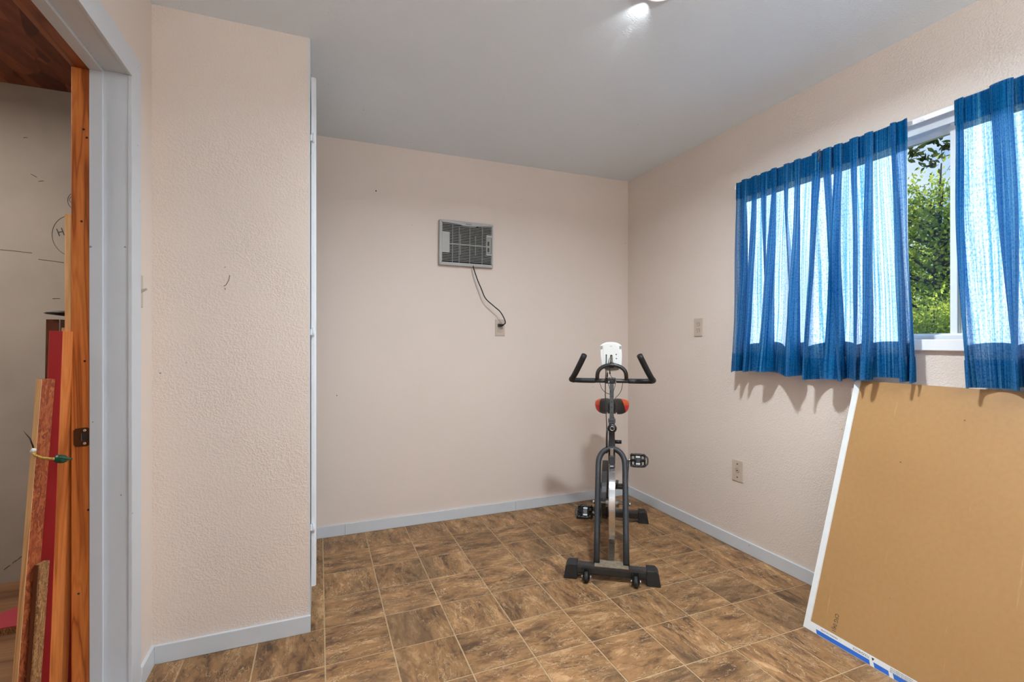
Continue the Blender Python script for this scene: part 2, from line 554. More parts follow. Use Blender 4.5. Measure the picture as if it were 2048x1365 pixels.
M['dust'] = plain('dusty_plate', srgb(126, 112, 94), 0.75, noise=0.25, nscale=60)
M['chrome'] = plain('polished_steel', srgb(205, 205, 205), 0.16, metal=1.0, noise=0.05, nscale=20)
M['steel'] = plain('zinc_bolt', srgb(190, 190, 188), 0.3, metal=1.0)
M['grey_plastic'] = plain('grey_cover_plastic', srgb(66, 64, 63), 0.5)
M['console'] = plain('white_console_plastic', srgb(232, 232, 228), 0.35)
M['console_grey'] = plain('grey_console_plastic', srgb(150, 150, 142), 0.4)
M['seat_black'] = plain('black_saddle_vinyl', srgb(34, 33, 34), 0.5, bump=0.15)
M['seat_red'] = plain('red_saddle_vinyl', srgb(214, 40, 36), 0.45)
M['seat_orange'] = plain('orange_saddle_vinyl', srgb(224, 92, 36), 0.45)
M['tube_dirty'] = plain('dull_grey_steel', srgb(112, 102, 90), 0.45, metal=0.3, noise=0.25, nscale=25)
M['reflector'] = plain('pale_reflector', srgb(190, 190, 184), 0.25)
M['cable'] = plain('black_cable', srgb(24, 20, 18), 0.5)
M['ac_grey'] = plain('grey_appliance_plastic', srgb(168, 168, 165), 0.45, noise=0.02)
M['ac_dark'] = plain('dark_grille_back', srgb(16, 16, 16), 0.8)
M['ac_knob'] = plain('dark_knob_plastic', srgb(62, 62, 62), 0.4)
M['plate'] = plain('almond_plate_plastic', srgb(196, 180, 164), 0.35)
M['plate_beige'] = plain('beige_switch_plastic', srgb(190, 180, 166), 0.35)
M['slot'] = plain('dark_slot', srgb(30, 24, 20), 0.7)
M['bronze'] = plain('brown_bronze_plate', srgb(96, 60, 36), 0.4, metal=0.6, noise=0.1)
M['screw'] = plain('pale_screw', srgb(205, 198, 180), 0.35, metal=0.5)
M['gyp'] = drywall_face()
M['gyp_white'] = plain('white_edge_tape', srgb(226, 228, 228), 0.5, noise=0.03)
M['gyp_core'] = plain('gypsum_core', srgb(214, 212, 206), 0.9, noise=0.05)
M['tape_blue'] = plain('blue_tape_print', srgb(46, 104, 196), 0.45)
M['print'] = plain('dark_print', srgb(52, 46, 40), 0.6)
M['lamp_white'] = plain('white_lamp_enamel', srgb(236, 236, 232), 0.35)
M['bulb'] = emit('lit_bulb', (0.95, 1.0, 1.0), 10.0)
M['rope'] = plain('yellow_braid', srgb(176, 142, 62), 0.6, noise=0.5, nscale=260)
M['green_plastic'] = plain('dark_green_plastic', srgb(14, 74, 52), 0.35)
M['bark'] = plain('grey_bark', srgb(74, 62, 48), 0.9, noise=0.3, nscale=12)
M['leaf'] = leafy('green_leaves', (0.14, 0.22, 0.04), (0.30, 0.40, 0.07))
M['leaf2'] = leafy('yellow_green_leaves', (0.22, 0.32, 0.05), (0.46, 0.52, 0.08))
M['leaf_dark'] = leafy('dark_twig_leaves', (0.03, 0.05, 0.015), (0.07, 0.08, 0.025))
M['grass'] = plain('dry_grass', srgb(112, 120, 62), 0.9, noise=0.3, nscale=4)


# ------------------------------------------------------------------ mesh helpers
class MB:
    def __init__(self):
        self.bm = bmesh.new()

    def _mark(self, vs, mi):
        if mi:
            fs = set()
            for v in vs:
                fs.update(v.link_faces)
            for f in fs:
                f.material_index = mi

    def box(self, x0, x1, y0, y1, z0, z1, mi=0, bev=0.0):
        r = bmesh.ops.create_cube(self.bm, size=1)
        vs = r['verts']
        for v in vs:
            v.co = Vector(((x0 + x1) / 2 + v.co.x * (x1 - x0), (y0 + y1) / 2 + v.co.y * (y1 - y0), (z0 + z1) / 2 + v.co.z * (z1 - z0)))
        self._mark(vs, mi)
        if bev:
            es = list({e for v in vs for e in v.link_edges})
            bmesh.ops.bevel(self.bm, geom=es, offset=bev, segments=2, affect='EDGES', profile=0.5)
        return self

    def prism(self, pts, axis, a, b, mi=0, bev=0.0):
        """extrude a 2-D outline along an axis; pts are the other two coordinates in xyz order"""
        def P(p, t):
            if axis == 'X':
                return (t, p[0], p[1])
            if axis == 'Y':
                return (p[0], t, p[1])
            return (p[0], p[1], t)
        A = [self.bm.verts.new(P(p, a)) for p in pts]
        B = [self.bm.verts.new(P(p, b)) for p in pts]
        k = len(pts)
        fs = [self.bm.faces.new(A[::-1]), self.bm.faces.new(B)]
        for i in range(k):
            fs.append(self.bm.faces.new((A[i], A[(i + 1) % k], B[(i + 1) % k], B[i])))
        for f in fs:
            f.material_index = mi
        if bev:
            es = list({e for f in fs for e in f.edges})
            bmesh.ops.bevel(self.bm, geom=es, offset=bev, segments=2, affect='EDGES', profile=0.5)
        return self

    def tube(self, pts, rad, n=12, mi=0, caps=True, flat=None):
        """sweep a circle (or an ellipse: flat=(rx,rz)) along points; rad may be a list"""
        pts = [Vector(p) for p in pts]
        if not isinstance(rad, (list, tuple)):
            rad = [rad] * len(pts)
        t0 = (pts[1] - pts[0]).normalized()
        up = Vector((0, 0, 1)) if abs(t0.z) < 0.9 else Vector((0, 1, 0))
        nrm = t0.cross(up).normalized()
        rings = []
        for i, p in enumerate(pts):
            if i == 0:
                t = pts[1] - pts[0]
            elif i == len(pts) - 1:
                t = pts[-1] - pts[-2]
            else:
                t = (pts[i + 1] - pts[i]).normalized() + (pts[i] - pts[i - 1]).normalized()
            t.normalize()
            nrm = (nrm - t * nrm.dot(t)).normalized()
            bi = t.cross(nrm)
            ring = []
            for k in range(n):
                a = 2 * math.pi * k / n
                fx, fy = (flat if flat else (1, 1))
                ring.append(self.bm.verts.new(p + (nrm * math.cos(a) * fx + bi * math.sin(a) * fy) * rad[i]))
            rings.append(ring)
        for a, b in zip(rings, rings[1:]):
            for k in range(n):
                f = self.bm.faces.new((a[k], a[(k + 1) % n], b[(k + 1) % n], b[k]))
                f.material_index = mi
                f.smooth = True
        if caps:
            f = self.bm.faces.new(rings[0][::-1]); f.material_index = mi
            f = self.bm.faces.new(rings[-1]); f.material_index = mi
        return self

    def lathe(self, prof, origin, axis, n=24, mi=0, smooth=True):
        """profile [(r, h)] turned about an axis through origin"""
        o = Vector(origin)
        ax = Vector(axis).normalized()
        up = Vector((0, 0, 1)) if abs(ax.z) < 0.9 else Vector((1, 0, 0))
        e1 = ax.cross(up).normalized()
        e2 = ax.cross(e1)
        rings = []
        for r, h in prof:
            r = max(r, 1e-5)
            rings.append([self.bm.verts.new(o + ax * h + (e1 * math.cos(2 * math.pi * k / n) + e2 * math.sin(2 * math.pi * k / n)) * r) for k in range(n)])
        for a, b in zip(rings, rings[1:]):
            for k in range(n):
                f = self.bm.faces.new((a[k], a[(k + 1) % n], b[(k + 1) % n], b[k]))
                f.material_index = mi
                f.smooth = smooth
        f = self.bm.faces.new(rings[0][::-1]); f.material_index = mi
        f = self.bm.faces.new(rings[-1]); f.material_index = mi
        return self

    def build(self, name, mats, parent=None, xf=None, loc=None):
        bmesh.ops.recalc_face_normals(self.bm, faces=self.bm.faces[:])
        if xf is not None:
            self.bm.transform(xf)
        me = bpy.data.meshes.new(name)
        self.bm.to_mesh(me)
        self.bm.free()
        for m in (mats if isinstance(mats, (list, tuple)) else [mats]):
            me.materials.append(M[m] if isinstance(m, str) else m)
        return link(name, me, parent, loc)


def link(name, me, parent=None, loc=None):
    o = bpy.data.objects.new(name, me)
    COL.objects.link(o)
    if parent is not None:
        o.parent = parent
    if loc is not None:
        o.location = loc
    return o


def tag(o, label=None, cat=None, group=None, kind=None):
    if label:
        o['label'] = label
    if cat:
        o['category'] = cat
    if group:
        o['group'] = group
    if kind:
        o['kind'] = kind
    return o


def empty(name, loc=(0, 0, 0), rz=0.0):
    o = bpy.data.objects.new(name, None)
    o.empty_display_size = 0.1
    COL.objects.link(o)
    o.location = loc
    o.rotation_euler = (0, 0, rz)
    return o


def smooth_path(pts, k=6):
    """Catmull-Rom through points"""
    P = [Vector(p) for p in pts]
    P = [P[0] * 2 - P[1]] + P + [P[-1] * 2 - P[-2]]
    out = []
    for i in range(1, len(P) - 2):
        for j in range(k):
            t = j / k
            a, b, c, d = P[i - 1], P[i], P[i + 1], P[i + 2]
            out.append(0.5 * ((2 * b) + (c - a) * t + (2 * a - 5 * b + 4 * c - d) * t * t + (3 * b - a - 3 * c + d) * t ** 3))
    out.append(P[-2])
    return out


def text(name, body, size, mat, parent, loc, rot, extrude=0.0002, align='LEFT', xscale=1.0):
    c = bpy.data.curves.new(name, 'FONT')
    c.body = body
    c.size = size
    c.extrude = extrude
    c.align_x = align
    c.materials.append(M[mat])
    t = bpy.data.objects.new(name, c)
    COL.objects.link(t)
    bpy.context.view_layer.update()
    me = bpy.data.meshes.new_from_object(t.evaluated_get(bpy.context.evaluated_depsgraph_get()))
    bpy.data.objects.remove(t)
    me.name = name
    o = link(name, me, parent)
    o.matrix_local = Matrix.Translation(loc) @ rot.to_4x4() @ Matrix.Diagonal((xscale, 1, 1, 1))
    return o


def struct(o, label=None):
    return tag(o, label, None, None, 'structure')


# ================================================================== THE SETTING
# ---- floor: grout bed with one tile object per tile
floor = MB().box(XL - 0.02, XR, YF, YB, -0.06, -0.0016).build('floor', 'grout')
struct(floor, 'brown slate-look tile floor with pale tan grout lines')
TP, TOX, TOY, GAP = 0.24558, 0.0206, 2.132, 0.0042


def tile_mesh(w, d):
    b = MB()
    h = 0.0026
    r = bmesh.ops.create_cube(b.bm, size=1)
    for v in r['verts']:
        s = 0.0 if v.co.z < 0 else 0.0014
        v.co = Vector((math.copysign(w / 2 - s, v.co.x), math.copysign(d / 2 - s, v.co.y), 0 if v.co.z > 0 else -h))
    me = bpy.data.meshes.new('tile')
    b.bm.to_mesh(me)
    b.bm.free()
    me.materials.append(M['slate'])
    return me


full = tile_mesh(TP - GAP, TP - GAP)
for i in range(-3, 10):
    for j in range(-15, 5):
        x0, x1 = TOX + i * TP + GAP / 2, TOX + (i + 1) * TP - GAP / 2
        y0, y1 = TOY + j * TP + GAP / 2, TOY + (j + 1) * TP - GAP / 2
        x0, x1, y0, y1 = max(x0, XL), min(x1, XR - 0.011), max(y0, YF), min(y1, YB - 0.011)
        if y0 >= YC - 0.02 and x0 < XC - 0.011:
            x0 = XC + 0.001 if x1 > XC else x1
        elif y1 > YC - 0.012 and x1 < XC:
            y1 = YC - 0.012
        if x1 - x0 < 0.012 or y1 - y0 < 0.012:
            continue
        whole = abs(x1 - x0 - (TP - GAP)) < 1e-4 and abs(y1 - y0 - (TP - GAP)) < 1e-4
        o = link('tile', full if whole else tile_mesh(x1 - x0, y1 - y0), floor, ((x0 + x1) / 2, (y0 + y1) / 2, 0))
        if whole:
            o.rotation_euler.z = random.choice((0, math.pi / 2, math.pi, math.pi / 2, -math.pi / 2, 0))

# ---- ceiling
ceiling = struct(MB().box(XL - 0.1, XR + 0.12, YF - 0.1, YB + 0.1, H, H + 0.1).build('ceiling', 'ceil'), 'white textured ceiling of the room')

# ---- walls
wall_back = struct(MB().box(XL + 0.0, XR + 0.12, YB, YB + 0.1, 0, H).build('wall_back', 'wall'), 'peach painted wall behind the exercise bike')
for (x, z, s) in ((0.333, 2.144, 0.0045), (1.92, 0.85, 0.0018), (0.10, 0.86, 0.003), (1.33, 2.20, 0.002), (0.56, 1.95, 0.0016)):
    MB().lathe([(s, 0), (s * 0.8, 0.0015), (s * 0.2, 0.002)], (x, YB, z), (0, -1, 0), n=8).build('nail_hole', 'slot', wall_back)
wr = MB()
wr.box(XR, XR + 0.12, YF, YB, 0, WZ0)
wr.box(XR, XR + 0.12, YF, YB, WZ1, H)
wr.box(XR, XR + 0.12, YF, WY0, WZ0, WZ1)
wr.box(XR, XR + 0.12, WY1, YB, WZ0, WZ1)
wall_right = struct(wr.build('wall_right', 'wall_tex'), 'peach textured wall with the curtained window')
wall_front = struct(MB().box(XL - 0.1, XR + 0.12, YF - 0.1, YF, 0, H).build('wall_front', 'wall'), 'peach wall facing the bike')
wl = MB()
wl.box(XL - 0.098, XL, YF, DY0 - 0.02, 0, H)
wl.box(XL - 0.098, XL, DY1 + 0.02, YC, 0, H)
wl.box(XL - 0.098, XL, DY0 - 0.02, DY1 + 0.02, DZ + 0.02, H)
wall_left = struct(wl.build('wall_left', 'wall'), 'peach wall around the open doorway')
wc = MB()
wc.box(XL - 0.098, XC - 0.006, YC, YC + 0.02, 0, H)
wc.box(XC - 0.03, XC - 0.006, YC + 0.0201, YB, 2.32, H)
wc.box(XL - 0.098, XL - 0.03, YC + 0.0201, YB, 0, H)
wall_closet = struct(wc.build('wall_closet', 'wall_tex'), 'peach textured front wall of the built-in closet')
for (x, z, pts_) in ((-0.335, 1.42, [(0.012, 0.03), (0.009, 0.01), (0.0, -0.008), (-0.008, -0.014)]), (-0.34, 1.40, [(0, 0), (0.003, -0.008)]), (-0.34, 1.478, [(0, 0), (0.002, 0.004)])):
    MB().tube([(x + a, YC - 0.0004, z + b_) for a, b_ in pts_], 0.0011, n=5).build('scuff_mark', 'pencil', wall_closet)
# white face frame on the closet's side
ff = MB()
ff.box(XC - 0.006, XC, YC + 0.0, YC + 0.05, 0, H)
ff.box(XC - 0.006, XC, YC + 0.05, YB, 2.30, H)
ff.box(XC - 0.006, XC, YC + 0.05, YB, 0, 0.17)
ff.box(XC - 0.006, XC, YB - 0.06, YB, 0.17, 2.30)
struct(ff.build('trim_1', 'white_worn'), 'white face frame at the closet corner')

# ---- baseboards
BH = 0.068
bb = empty('baseboard_back'); struct(bb, 'low white baseboard along the back wall')
for (a, b_) in ((XC - 0.002, 0.147), (0.1478, 1.2815), (1.2823, XR)):
    MB().box(a, b_, YB - 0.011, YB, 0, BH, bev=0.0015).build('board', 'white_worn', bb)
bb = struct(MB().box(XR - 0.011, XR, YF, YB - 0.011, 0, BH, bev=0.0015).build('baseboard_right', 'white_worn'), 'white baseboard below the window')
bb = struct(MB().box(XL + 0.011, XC + 0.001, YC - 0.012, YC, 0, BH, bev=0.0015).build('baseboard_closet', 'white_worn'), 'white baseboard across the closet wall')
bb = struct(MB().prism([(DY1 + 0.088, 0), (YC, 0), (YC, BH), (DY1 + 0.104, BH)], 'X', XL, XL + 0.011).build('baseboard_left', 'white_worn'), 'short white baseboard beside the door casing')

# ---- the unfinished room through the doorway
SX = -2.3
struct(MB().box(SX, XL - 0.098, -0.6, YB, -0.05, 0.0).build('floor_shed', 'plywood'), 'bare plywood floor beyond the doorway')
struct(MB().box(SX, XL - 0.098, -0.6, YB, 2.47, 2.53).build('ceiling_shed', 'osb_ceiling'), 'dark strand board ceiling beyond the doorway')
wall_shed = struct(MB().box(SX - 0.1, XL - 0.098, YB, YB + 0.1, 0, 2.53).build('wall_shed_back', 'grey_drywall'), 'bare grey drywall beyond the doorway')
struct(MB().box(SX - 0.1, SX, -0.6, YB, 0, 2.53).build('wall_shed_left', 'grey_drywall'))
struct(MB().box(SX - 0.1, XL - 0.098, -0.7, -0.6, 0, 2.53).build('wall_shed_front', 'grey_drywall'))


def pencil_arc(cx, cz, rx, rz, a0, a1, th=0.0011, name='pencil_circle'):
    pts = [(cx + rx * math.cos(R(a)), YB - 0.0006, cz + rz * math.sin(R(a))) for a in np.linspace(a0, a1, 28)]
    MB().tube(pts, th, n=5).build(name, 'pencil', wall_shed)


pencil_arc(-1.175, 1.735, 0.082, 0.105, 60, 300)
pencil_arc(-1.165, 1.915, 0.030, 0.042, 50, 310)
pencil_arc(-1.17, 1.92, 0.018, 0.018, 0, 300)
pencil_arc(-1.165, 1.09, 0.085, 0.09, 95, 265)
text('pencil_note', 'Hea', 0.055, 'pencil', wall_shed, (-1.232, YB - 0.0008, 1.728), Matrix.Rotation(R(90), 3, 'X') @ Matrix.Rotation(R(18), 3, 'Z'), 0.0003, xscale=0.75)
for (x, z, a, l) in ((-1.328, 2.024, -30, 0.026), (-1.30, 2.00, 15, 0.02), (-1.40, 1.64, -4, 0.13), (-1.26, 1.60, -6, 0.1), (-1.30, 0.94, 20, 0.02), (-1.36, 2.21, 10, 0.015),
                     (-1.275, 1.34, 5, 0.012), (-1.24, 1.41, 2, 0.03), (-1.40, 0.10, 35, 0.022), (-1.38, 0.115, 40, 0.02), (-1.43, 0.075, 40, 0.03), (-1.35, 0.13, 30, 0.016)):
    dx, dz = math.cos(R(a)) * l / 2, math.sin(R(a)) * l / 2
    MB().tube([(x - dx, YB - 0.0006, z - dz), (x, YB - 0.0006, z + 0.001), (x + dx, YB - 0.0006, z + dz)], 0.0012, n=5).build('scuff_mark', 'pencil', wall_shed)

# ---- doorway: casing, jambs, stops, rough stud and header
door = empty('door_1', (XL, (DY0 + DY1) / 2, 0)); struct(door, 'open doorway with white casing and bare fir studs')
DI = Matrix.Translation(-Vector(door.location))
CW, CT = 0.084, 0.011


def dpart(mb, name, mat):
    return mb.build(name, mat, door, DI)


for (y0, y1) in ((DY1, DY1 + CW), (DY0 - CW, DY0)):
    zt = DZ + CW
    ins, outs = (DY1, DY1 + CW) if y0 == DY1 else (DY0, DY0 - CW)
    dpart(MB().prism([(ins, 0), (outs, 0), (outs, zt), (ins, DZ)], 'X', XL, XL + CT, bev=0.0012), 'casing', 'white_worn')
dpart(MB().prism([(DY0, DZ), (DY1, DZ), (DY1 + CW, DZ + CW), (DY0 - CW, DZ + CW)], 'X', XL, XL + CT, bev=0.0012), 'casing', 'white_worn')
for (y0, y1) in ((DY1 + 0.003, DY1 + 0.02), (DY0 - 0.02, DY0 - 0.003)):
    dpart(MB().box(XL - 0.098, XL, y0, y1, 0, DZ + 0.003, bev=0.001), 'jamb', 'white_worn')
dpart(MB().box(XL - 0.098, XL, DY0 - 0.02, DY1 + 0.02, DZ + 0.003, DZ + 0.02, bev=0.001), 'head_jamb', 'white_worn')
dpart(MB().box(XL - 0.098, XL - 0.063, DY1 - 0.006, DY1 + 0.003, 0, DZ + 0.003, bev=0.002), 'door_stop', 'white_worn')
dpart(MB().box(XL - 0.098, XL - 0.063, DY0 - 0.003, DY0 + 0.006, 0, DZ + 0.003, bev=0.002), 'door_stop', 'white_worn')
dpart(MB().box(XL - 0.098, XL - 0.063, DY0 + 0.006, DY1 - 0.006, DZ - 0.006, DZ + 0.003, bev=0.002), 'head_stop', 'white_worn')
dpart(MB().box(XL - 0.145, XL - 0.0985, DY1, DY1 + 0.038, 0, DZ - 0.002, bev=0.002), 'rough_stud', 'stud')
dpart(MB().box(XL - 0.145, XL - 0.0985, DY0 - 0.038, DY0, 0, DZ - 0.002, bev=0.002), 'rough_stud', 'stud')
dpart(MB().box(XL - 0.145, XL - 0.0985, DY0 - 0.038, DY1 + 0.04, DZ - 0.002, DZ + 0.09, bev=0.002), 'header', 'header')
for (x, z) in ((-0.688, 1.86), (-0.680, 1.835), (-0.693, 1.57), (-0.685, 1.13), (-0.676, 0.66), (-0.70, 0.40)):
    dpart(MB().lathe([(0.0035, 0), (0.003, 0.0012), (0.001, 0.0014)], (x, DY1, z), (0, -1, 0), n=8), 'nail_head', 'slot')
sp = dpart(MB().prism([(-0.707, 0.862), (-0.677, 0.862), (-0.671, 0.868), (-0.671, 0.915), (-0.677, 0.921), (-0.707, 0.919), (-0.712, 0.913), (-0.712, 0.869)], 'Y', DY1 - 0.003, DY1, bev=0.0008), 'strike_plate', 'bronze')
sp['label'] = 'brown metal strike plate'
MB().box(-0.691, -0.6745, DY1 - 0.0036, DY1 - 0.0028, 0.881, 0.902).build('latch_hole', 'slot', sp, DI)
MB().box(-0.6925, -0.691, DY1 - 0.0048, DY1 - 0.003, 0.880, 0.903).build('latch_lip', 'steel', sp, DI)
for z in (0.871, 0.912):
    MB().lathe([(0.0042, 0), (0.0036, 0.0014), (0.0012, 0.0014), (0.001, 0.0004)], (-0.684, DY1 - 0.003, z), (0, -1, 0), n=12).build('screw', 'screw', sp, DI)

# ---- closet door seen edge-on with three wrap hinges
cd = empty('door_2', (XC, YC, 0)); struct(cd, 'tall white overlay door of the closet, seen edge-on')
CI = Matrix.Translation(-Vector(cd.location))
HZ = (2.043, 1.231, 0.413)
MB().prism([(XC + 0.003, YC + 0.035), (XC + 0.015, YC + 0.035), (XC + 0.022, YC + 0.041), (XC + 0.022, YB - 0.09), (XC + 0.003, YB - 0.09)], 'Z', 0.165, 2.30).build('door_slab', 'white', cd, CI)
for z in HZ:
    hg = MB()
    hg.box(XC, XC + 0.0175, YC + 0.026, YC + 0.036, z - 0.013, z + 0.013, bev=0.002)
    hg.tube([(XC + 0.012, YC + 0.027, z - 0.02), (XC + 0.012, YC + 0.027, z + 0.02)], 0.0035, n=10)
    hg.build('hinge', 'white', cd, CI)

# ---- window
win = empty('window_1', (XR, (WY0 + WY1) / 2, WZ0)); struct(win, 'white vinyl sliding window behind blue curtains')
WI = Matrix.Translation(-Vector(win.location))


def wpart(mb, name, mat='vinyl', parent=None):
    return mb.build(name, mat, parent or win, WI)


FX0, FX1 = 2.285, 2.345
wpart(MB().box(FX0, FX1, WY0, WY1, WZ0, WZ0 + 0.018, bev=0.002), 'frame_rail')
wpart(MB().box(FX0, FX1, WY0, WY1, WZ1 - 0.045, WZ1, bev=0.002), 'frame_rail')
wpart(MB().box(FX0, FX1, WY0, WY0 + 0.04, WZ0 + 0.018, WZ1 - 0.045, bev=0.002), 'frame_stile')
wpart(MB().box(FX0, FX1, WY1 - 0.04, WY1, WZ0 + 0.018, WZ1 - 0.045, bev=0.002), 'frame_stile')
for (y0, y1, x0) in ((1.066, WY1 - 0.04, 2.315), (WY0 + 0.04, 1.096, 2.294)):
    sa = MB()
    x1 = x0 + 0.02
    zb, zt = WZ0 + 0.018, WZ1 - 0.045
    sa.box(x0, x1, y0, y1, zb, zb + 0.006)
    sa.box(x0, x1, y0, y1, zt - 0.028, zt)
    sa.box(x0, x1, y0, y0 + 0.022, zb + 0.006, zt - 0.028)
    sa.box(x0, x1, y1 - 0.022, y1, zb + 0.006, zt - 0.028)
    so = wpart(sa, 'sash')
    wpart(MB().box(x0 + 0.008, x0 + 0.012, y0 + 0.02, y1 - 0.02, zb + 0.005, zt - 0.026), 'pane', 'glass', so)
wpart(MB().box(XR - 0.018, FX0, WY0 - 0.03, WY1 + 0.03, WZ0 - 0.044, WZ0, bev=0.003), 'sill')
for (y0, y1, z0, z1) in ((WY0, WY1, WZ1 - 0.006, WZ1), (WY0, WY0 + 0.006, WZ0, WZ1 - 0.006), (WY1 - 0.006, WY1, WZ0, WZ1 - 0.006)):
    wpart(MB().box(XR, FX0, y0, y1, z0, z1), 'reveal_liner')

# ================================================================== THINGS
# ---- flush ceiling lamp at the top edge of the picture
def flush_lamp(label, x, y, power):
    lamp = empty('ceiling_lamp', (x, y, H))
    tag(lamp, label, 'lamp')
    MB().lathe([(0.088, 0), (0.088, -0.014), (0.082, -0.022), (0.076, -0.022), (0.074, -0.012)], (0, 0, 0), (0, 0, 1), n=40).build('trim_ring', 'lamp_white', lamp)
    MB().lathe([(0.074, -0.012), (0.074, -0.018), (0.06, -0.022), (0.01, -0.0235)], (0, 0, 0), (0, 0, 1), n=40).build('diffuser', 'bulb', lamp)
    ld = bpy.data.lights.new('ceiling_lamp_light', 'AREA')
    ld.shape = 'DISK'
    ld.size = 0.13
    ld.energy = power
    ld.color = (0.90, 1.0, 1.07)
    ld.spread = R(162)
    lo = bpy.data.objects.new('ceiling_lamp_light', ld)
    COL.objects.link(lo)
    lo.location = (x, y, H - 0.026)
    return lamp


flush_lamp('round white ceiling lamp at the top edge of the picture', 1.10, 1.33, LAMP_POWER)
# unseen fill lamp added behind the camera, standing in for bounced flash
fill_lamp = empty('unseen_fill_lamp', (1.0, -0.78, 0))
tag(fill_lamp, 'added fill lamp on a black stand behind the camera, unseen', 'lamp')
MB().lathe([(0.13, 0), (0.13, 0.015), (0.03, 0.03), (0.012, 0.04)], (0, 0, 0), (0, 0, 1), n=28).build('base', 'black_plastic', fill_lamp)
MB().tube([(0, 0, 0.03), (0, 0, 1.66)], 0.011, n=12).build('pole', 'black_plastic', fill_lamp)
MB().lathe([(0.02, 1.64), (0.10, 1.70), (0.14, 1.75), (0.136, 1.75), (0.095, 1.705), (0.02, 1.66)], (0, 0, 0), (0, 0, 1), n=32).build('bowl', 'lamp_white', fill_lamp)
tl = bpy.data.lights.new('fill_lamp_light', 'AREA')
tl.shape = 'DISK'
tl.size = 0.18
tl.energy = FILL_POWER
tl.color = (0.92, 1.0, 1.06)
to = bpy.data.objects.new('fill_lamp_light', tl)
COL.objects.link(to)
to.location = (1.0, -0.78, 1.752)
to.rotation_euler = (math.pi, 0, 0)
# extra spots added to imitate the bright patch and glow on the ceiling
for (nm, ax_, tx_, ty_, cone, en, bl) in (('ceiling_patch_spot', 1.12, 1.168, 1.70, 13.0, 1.0, 0.5), ('ceiling_glow_spot', 1.11, 1.13, 1.60, 80.0, 1.3, 1.0)):
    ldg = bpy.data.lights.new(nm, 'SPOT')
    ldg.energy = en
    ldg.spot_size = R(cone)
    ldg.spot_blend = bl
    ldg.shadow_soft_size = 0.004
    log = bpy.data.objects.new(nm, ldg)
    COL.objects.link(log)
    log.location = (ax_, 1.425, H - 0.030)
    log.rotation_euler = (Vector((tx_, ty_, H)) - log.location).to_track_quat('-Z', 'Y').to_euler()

sb = empty('shed_fill_lamp', (-1.8, 1.9, 2.47))  # made-up lamp out of view, added to brighten the next room
tag(sb, 'long added fill lamp, unseen, on the strand board ceiling next door', 'lamp')
MB().box(-0.07, 0.07, -0.62, 0.62, -0.05, 0, bev=0.004).build('housing', 'lamp_white', sb)
MB().tube([(0, -0.58, -0.066), (0, 0.58, -0.066)], 0.013, n=12).build('tube', 'bulb', sb)
ld2 = bpy.data.lights.new('shed_fill_glow', 'AREA')
ld2.shape = 'RECTANGLE'
ld2.size = 0.12
ld2.size_y = 1.16
ld2.energy = SHED_FILL_POWER
ld2.color = (1.0, 0.96, 0.92)
lo2 = bpy.data.objects.new('shed_fill_glow', ld2)
COL.objects.link(lo2)
lo2.location = (-1.8, 1.9, 2.385)


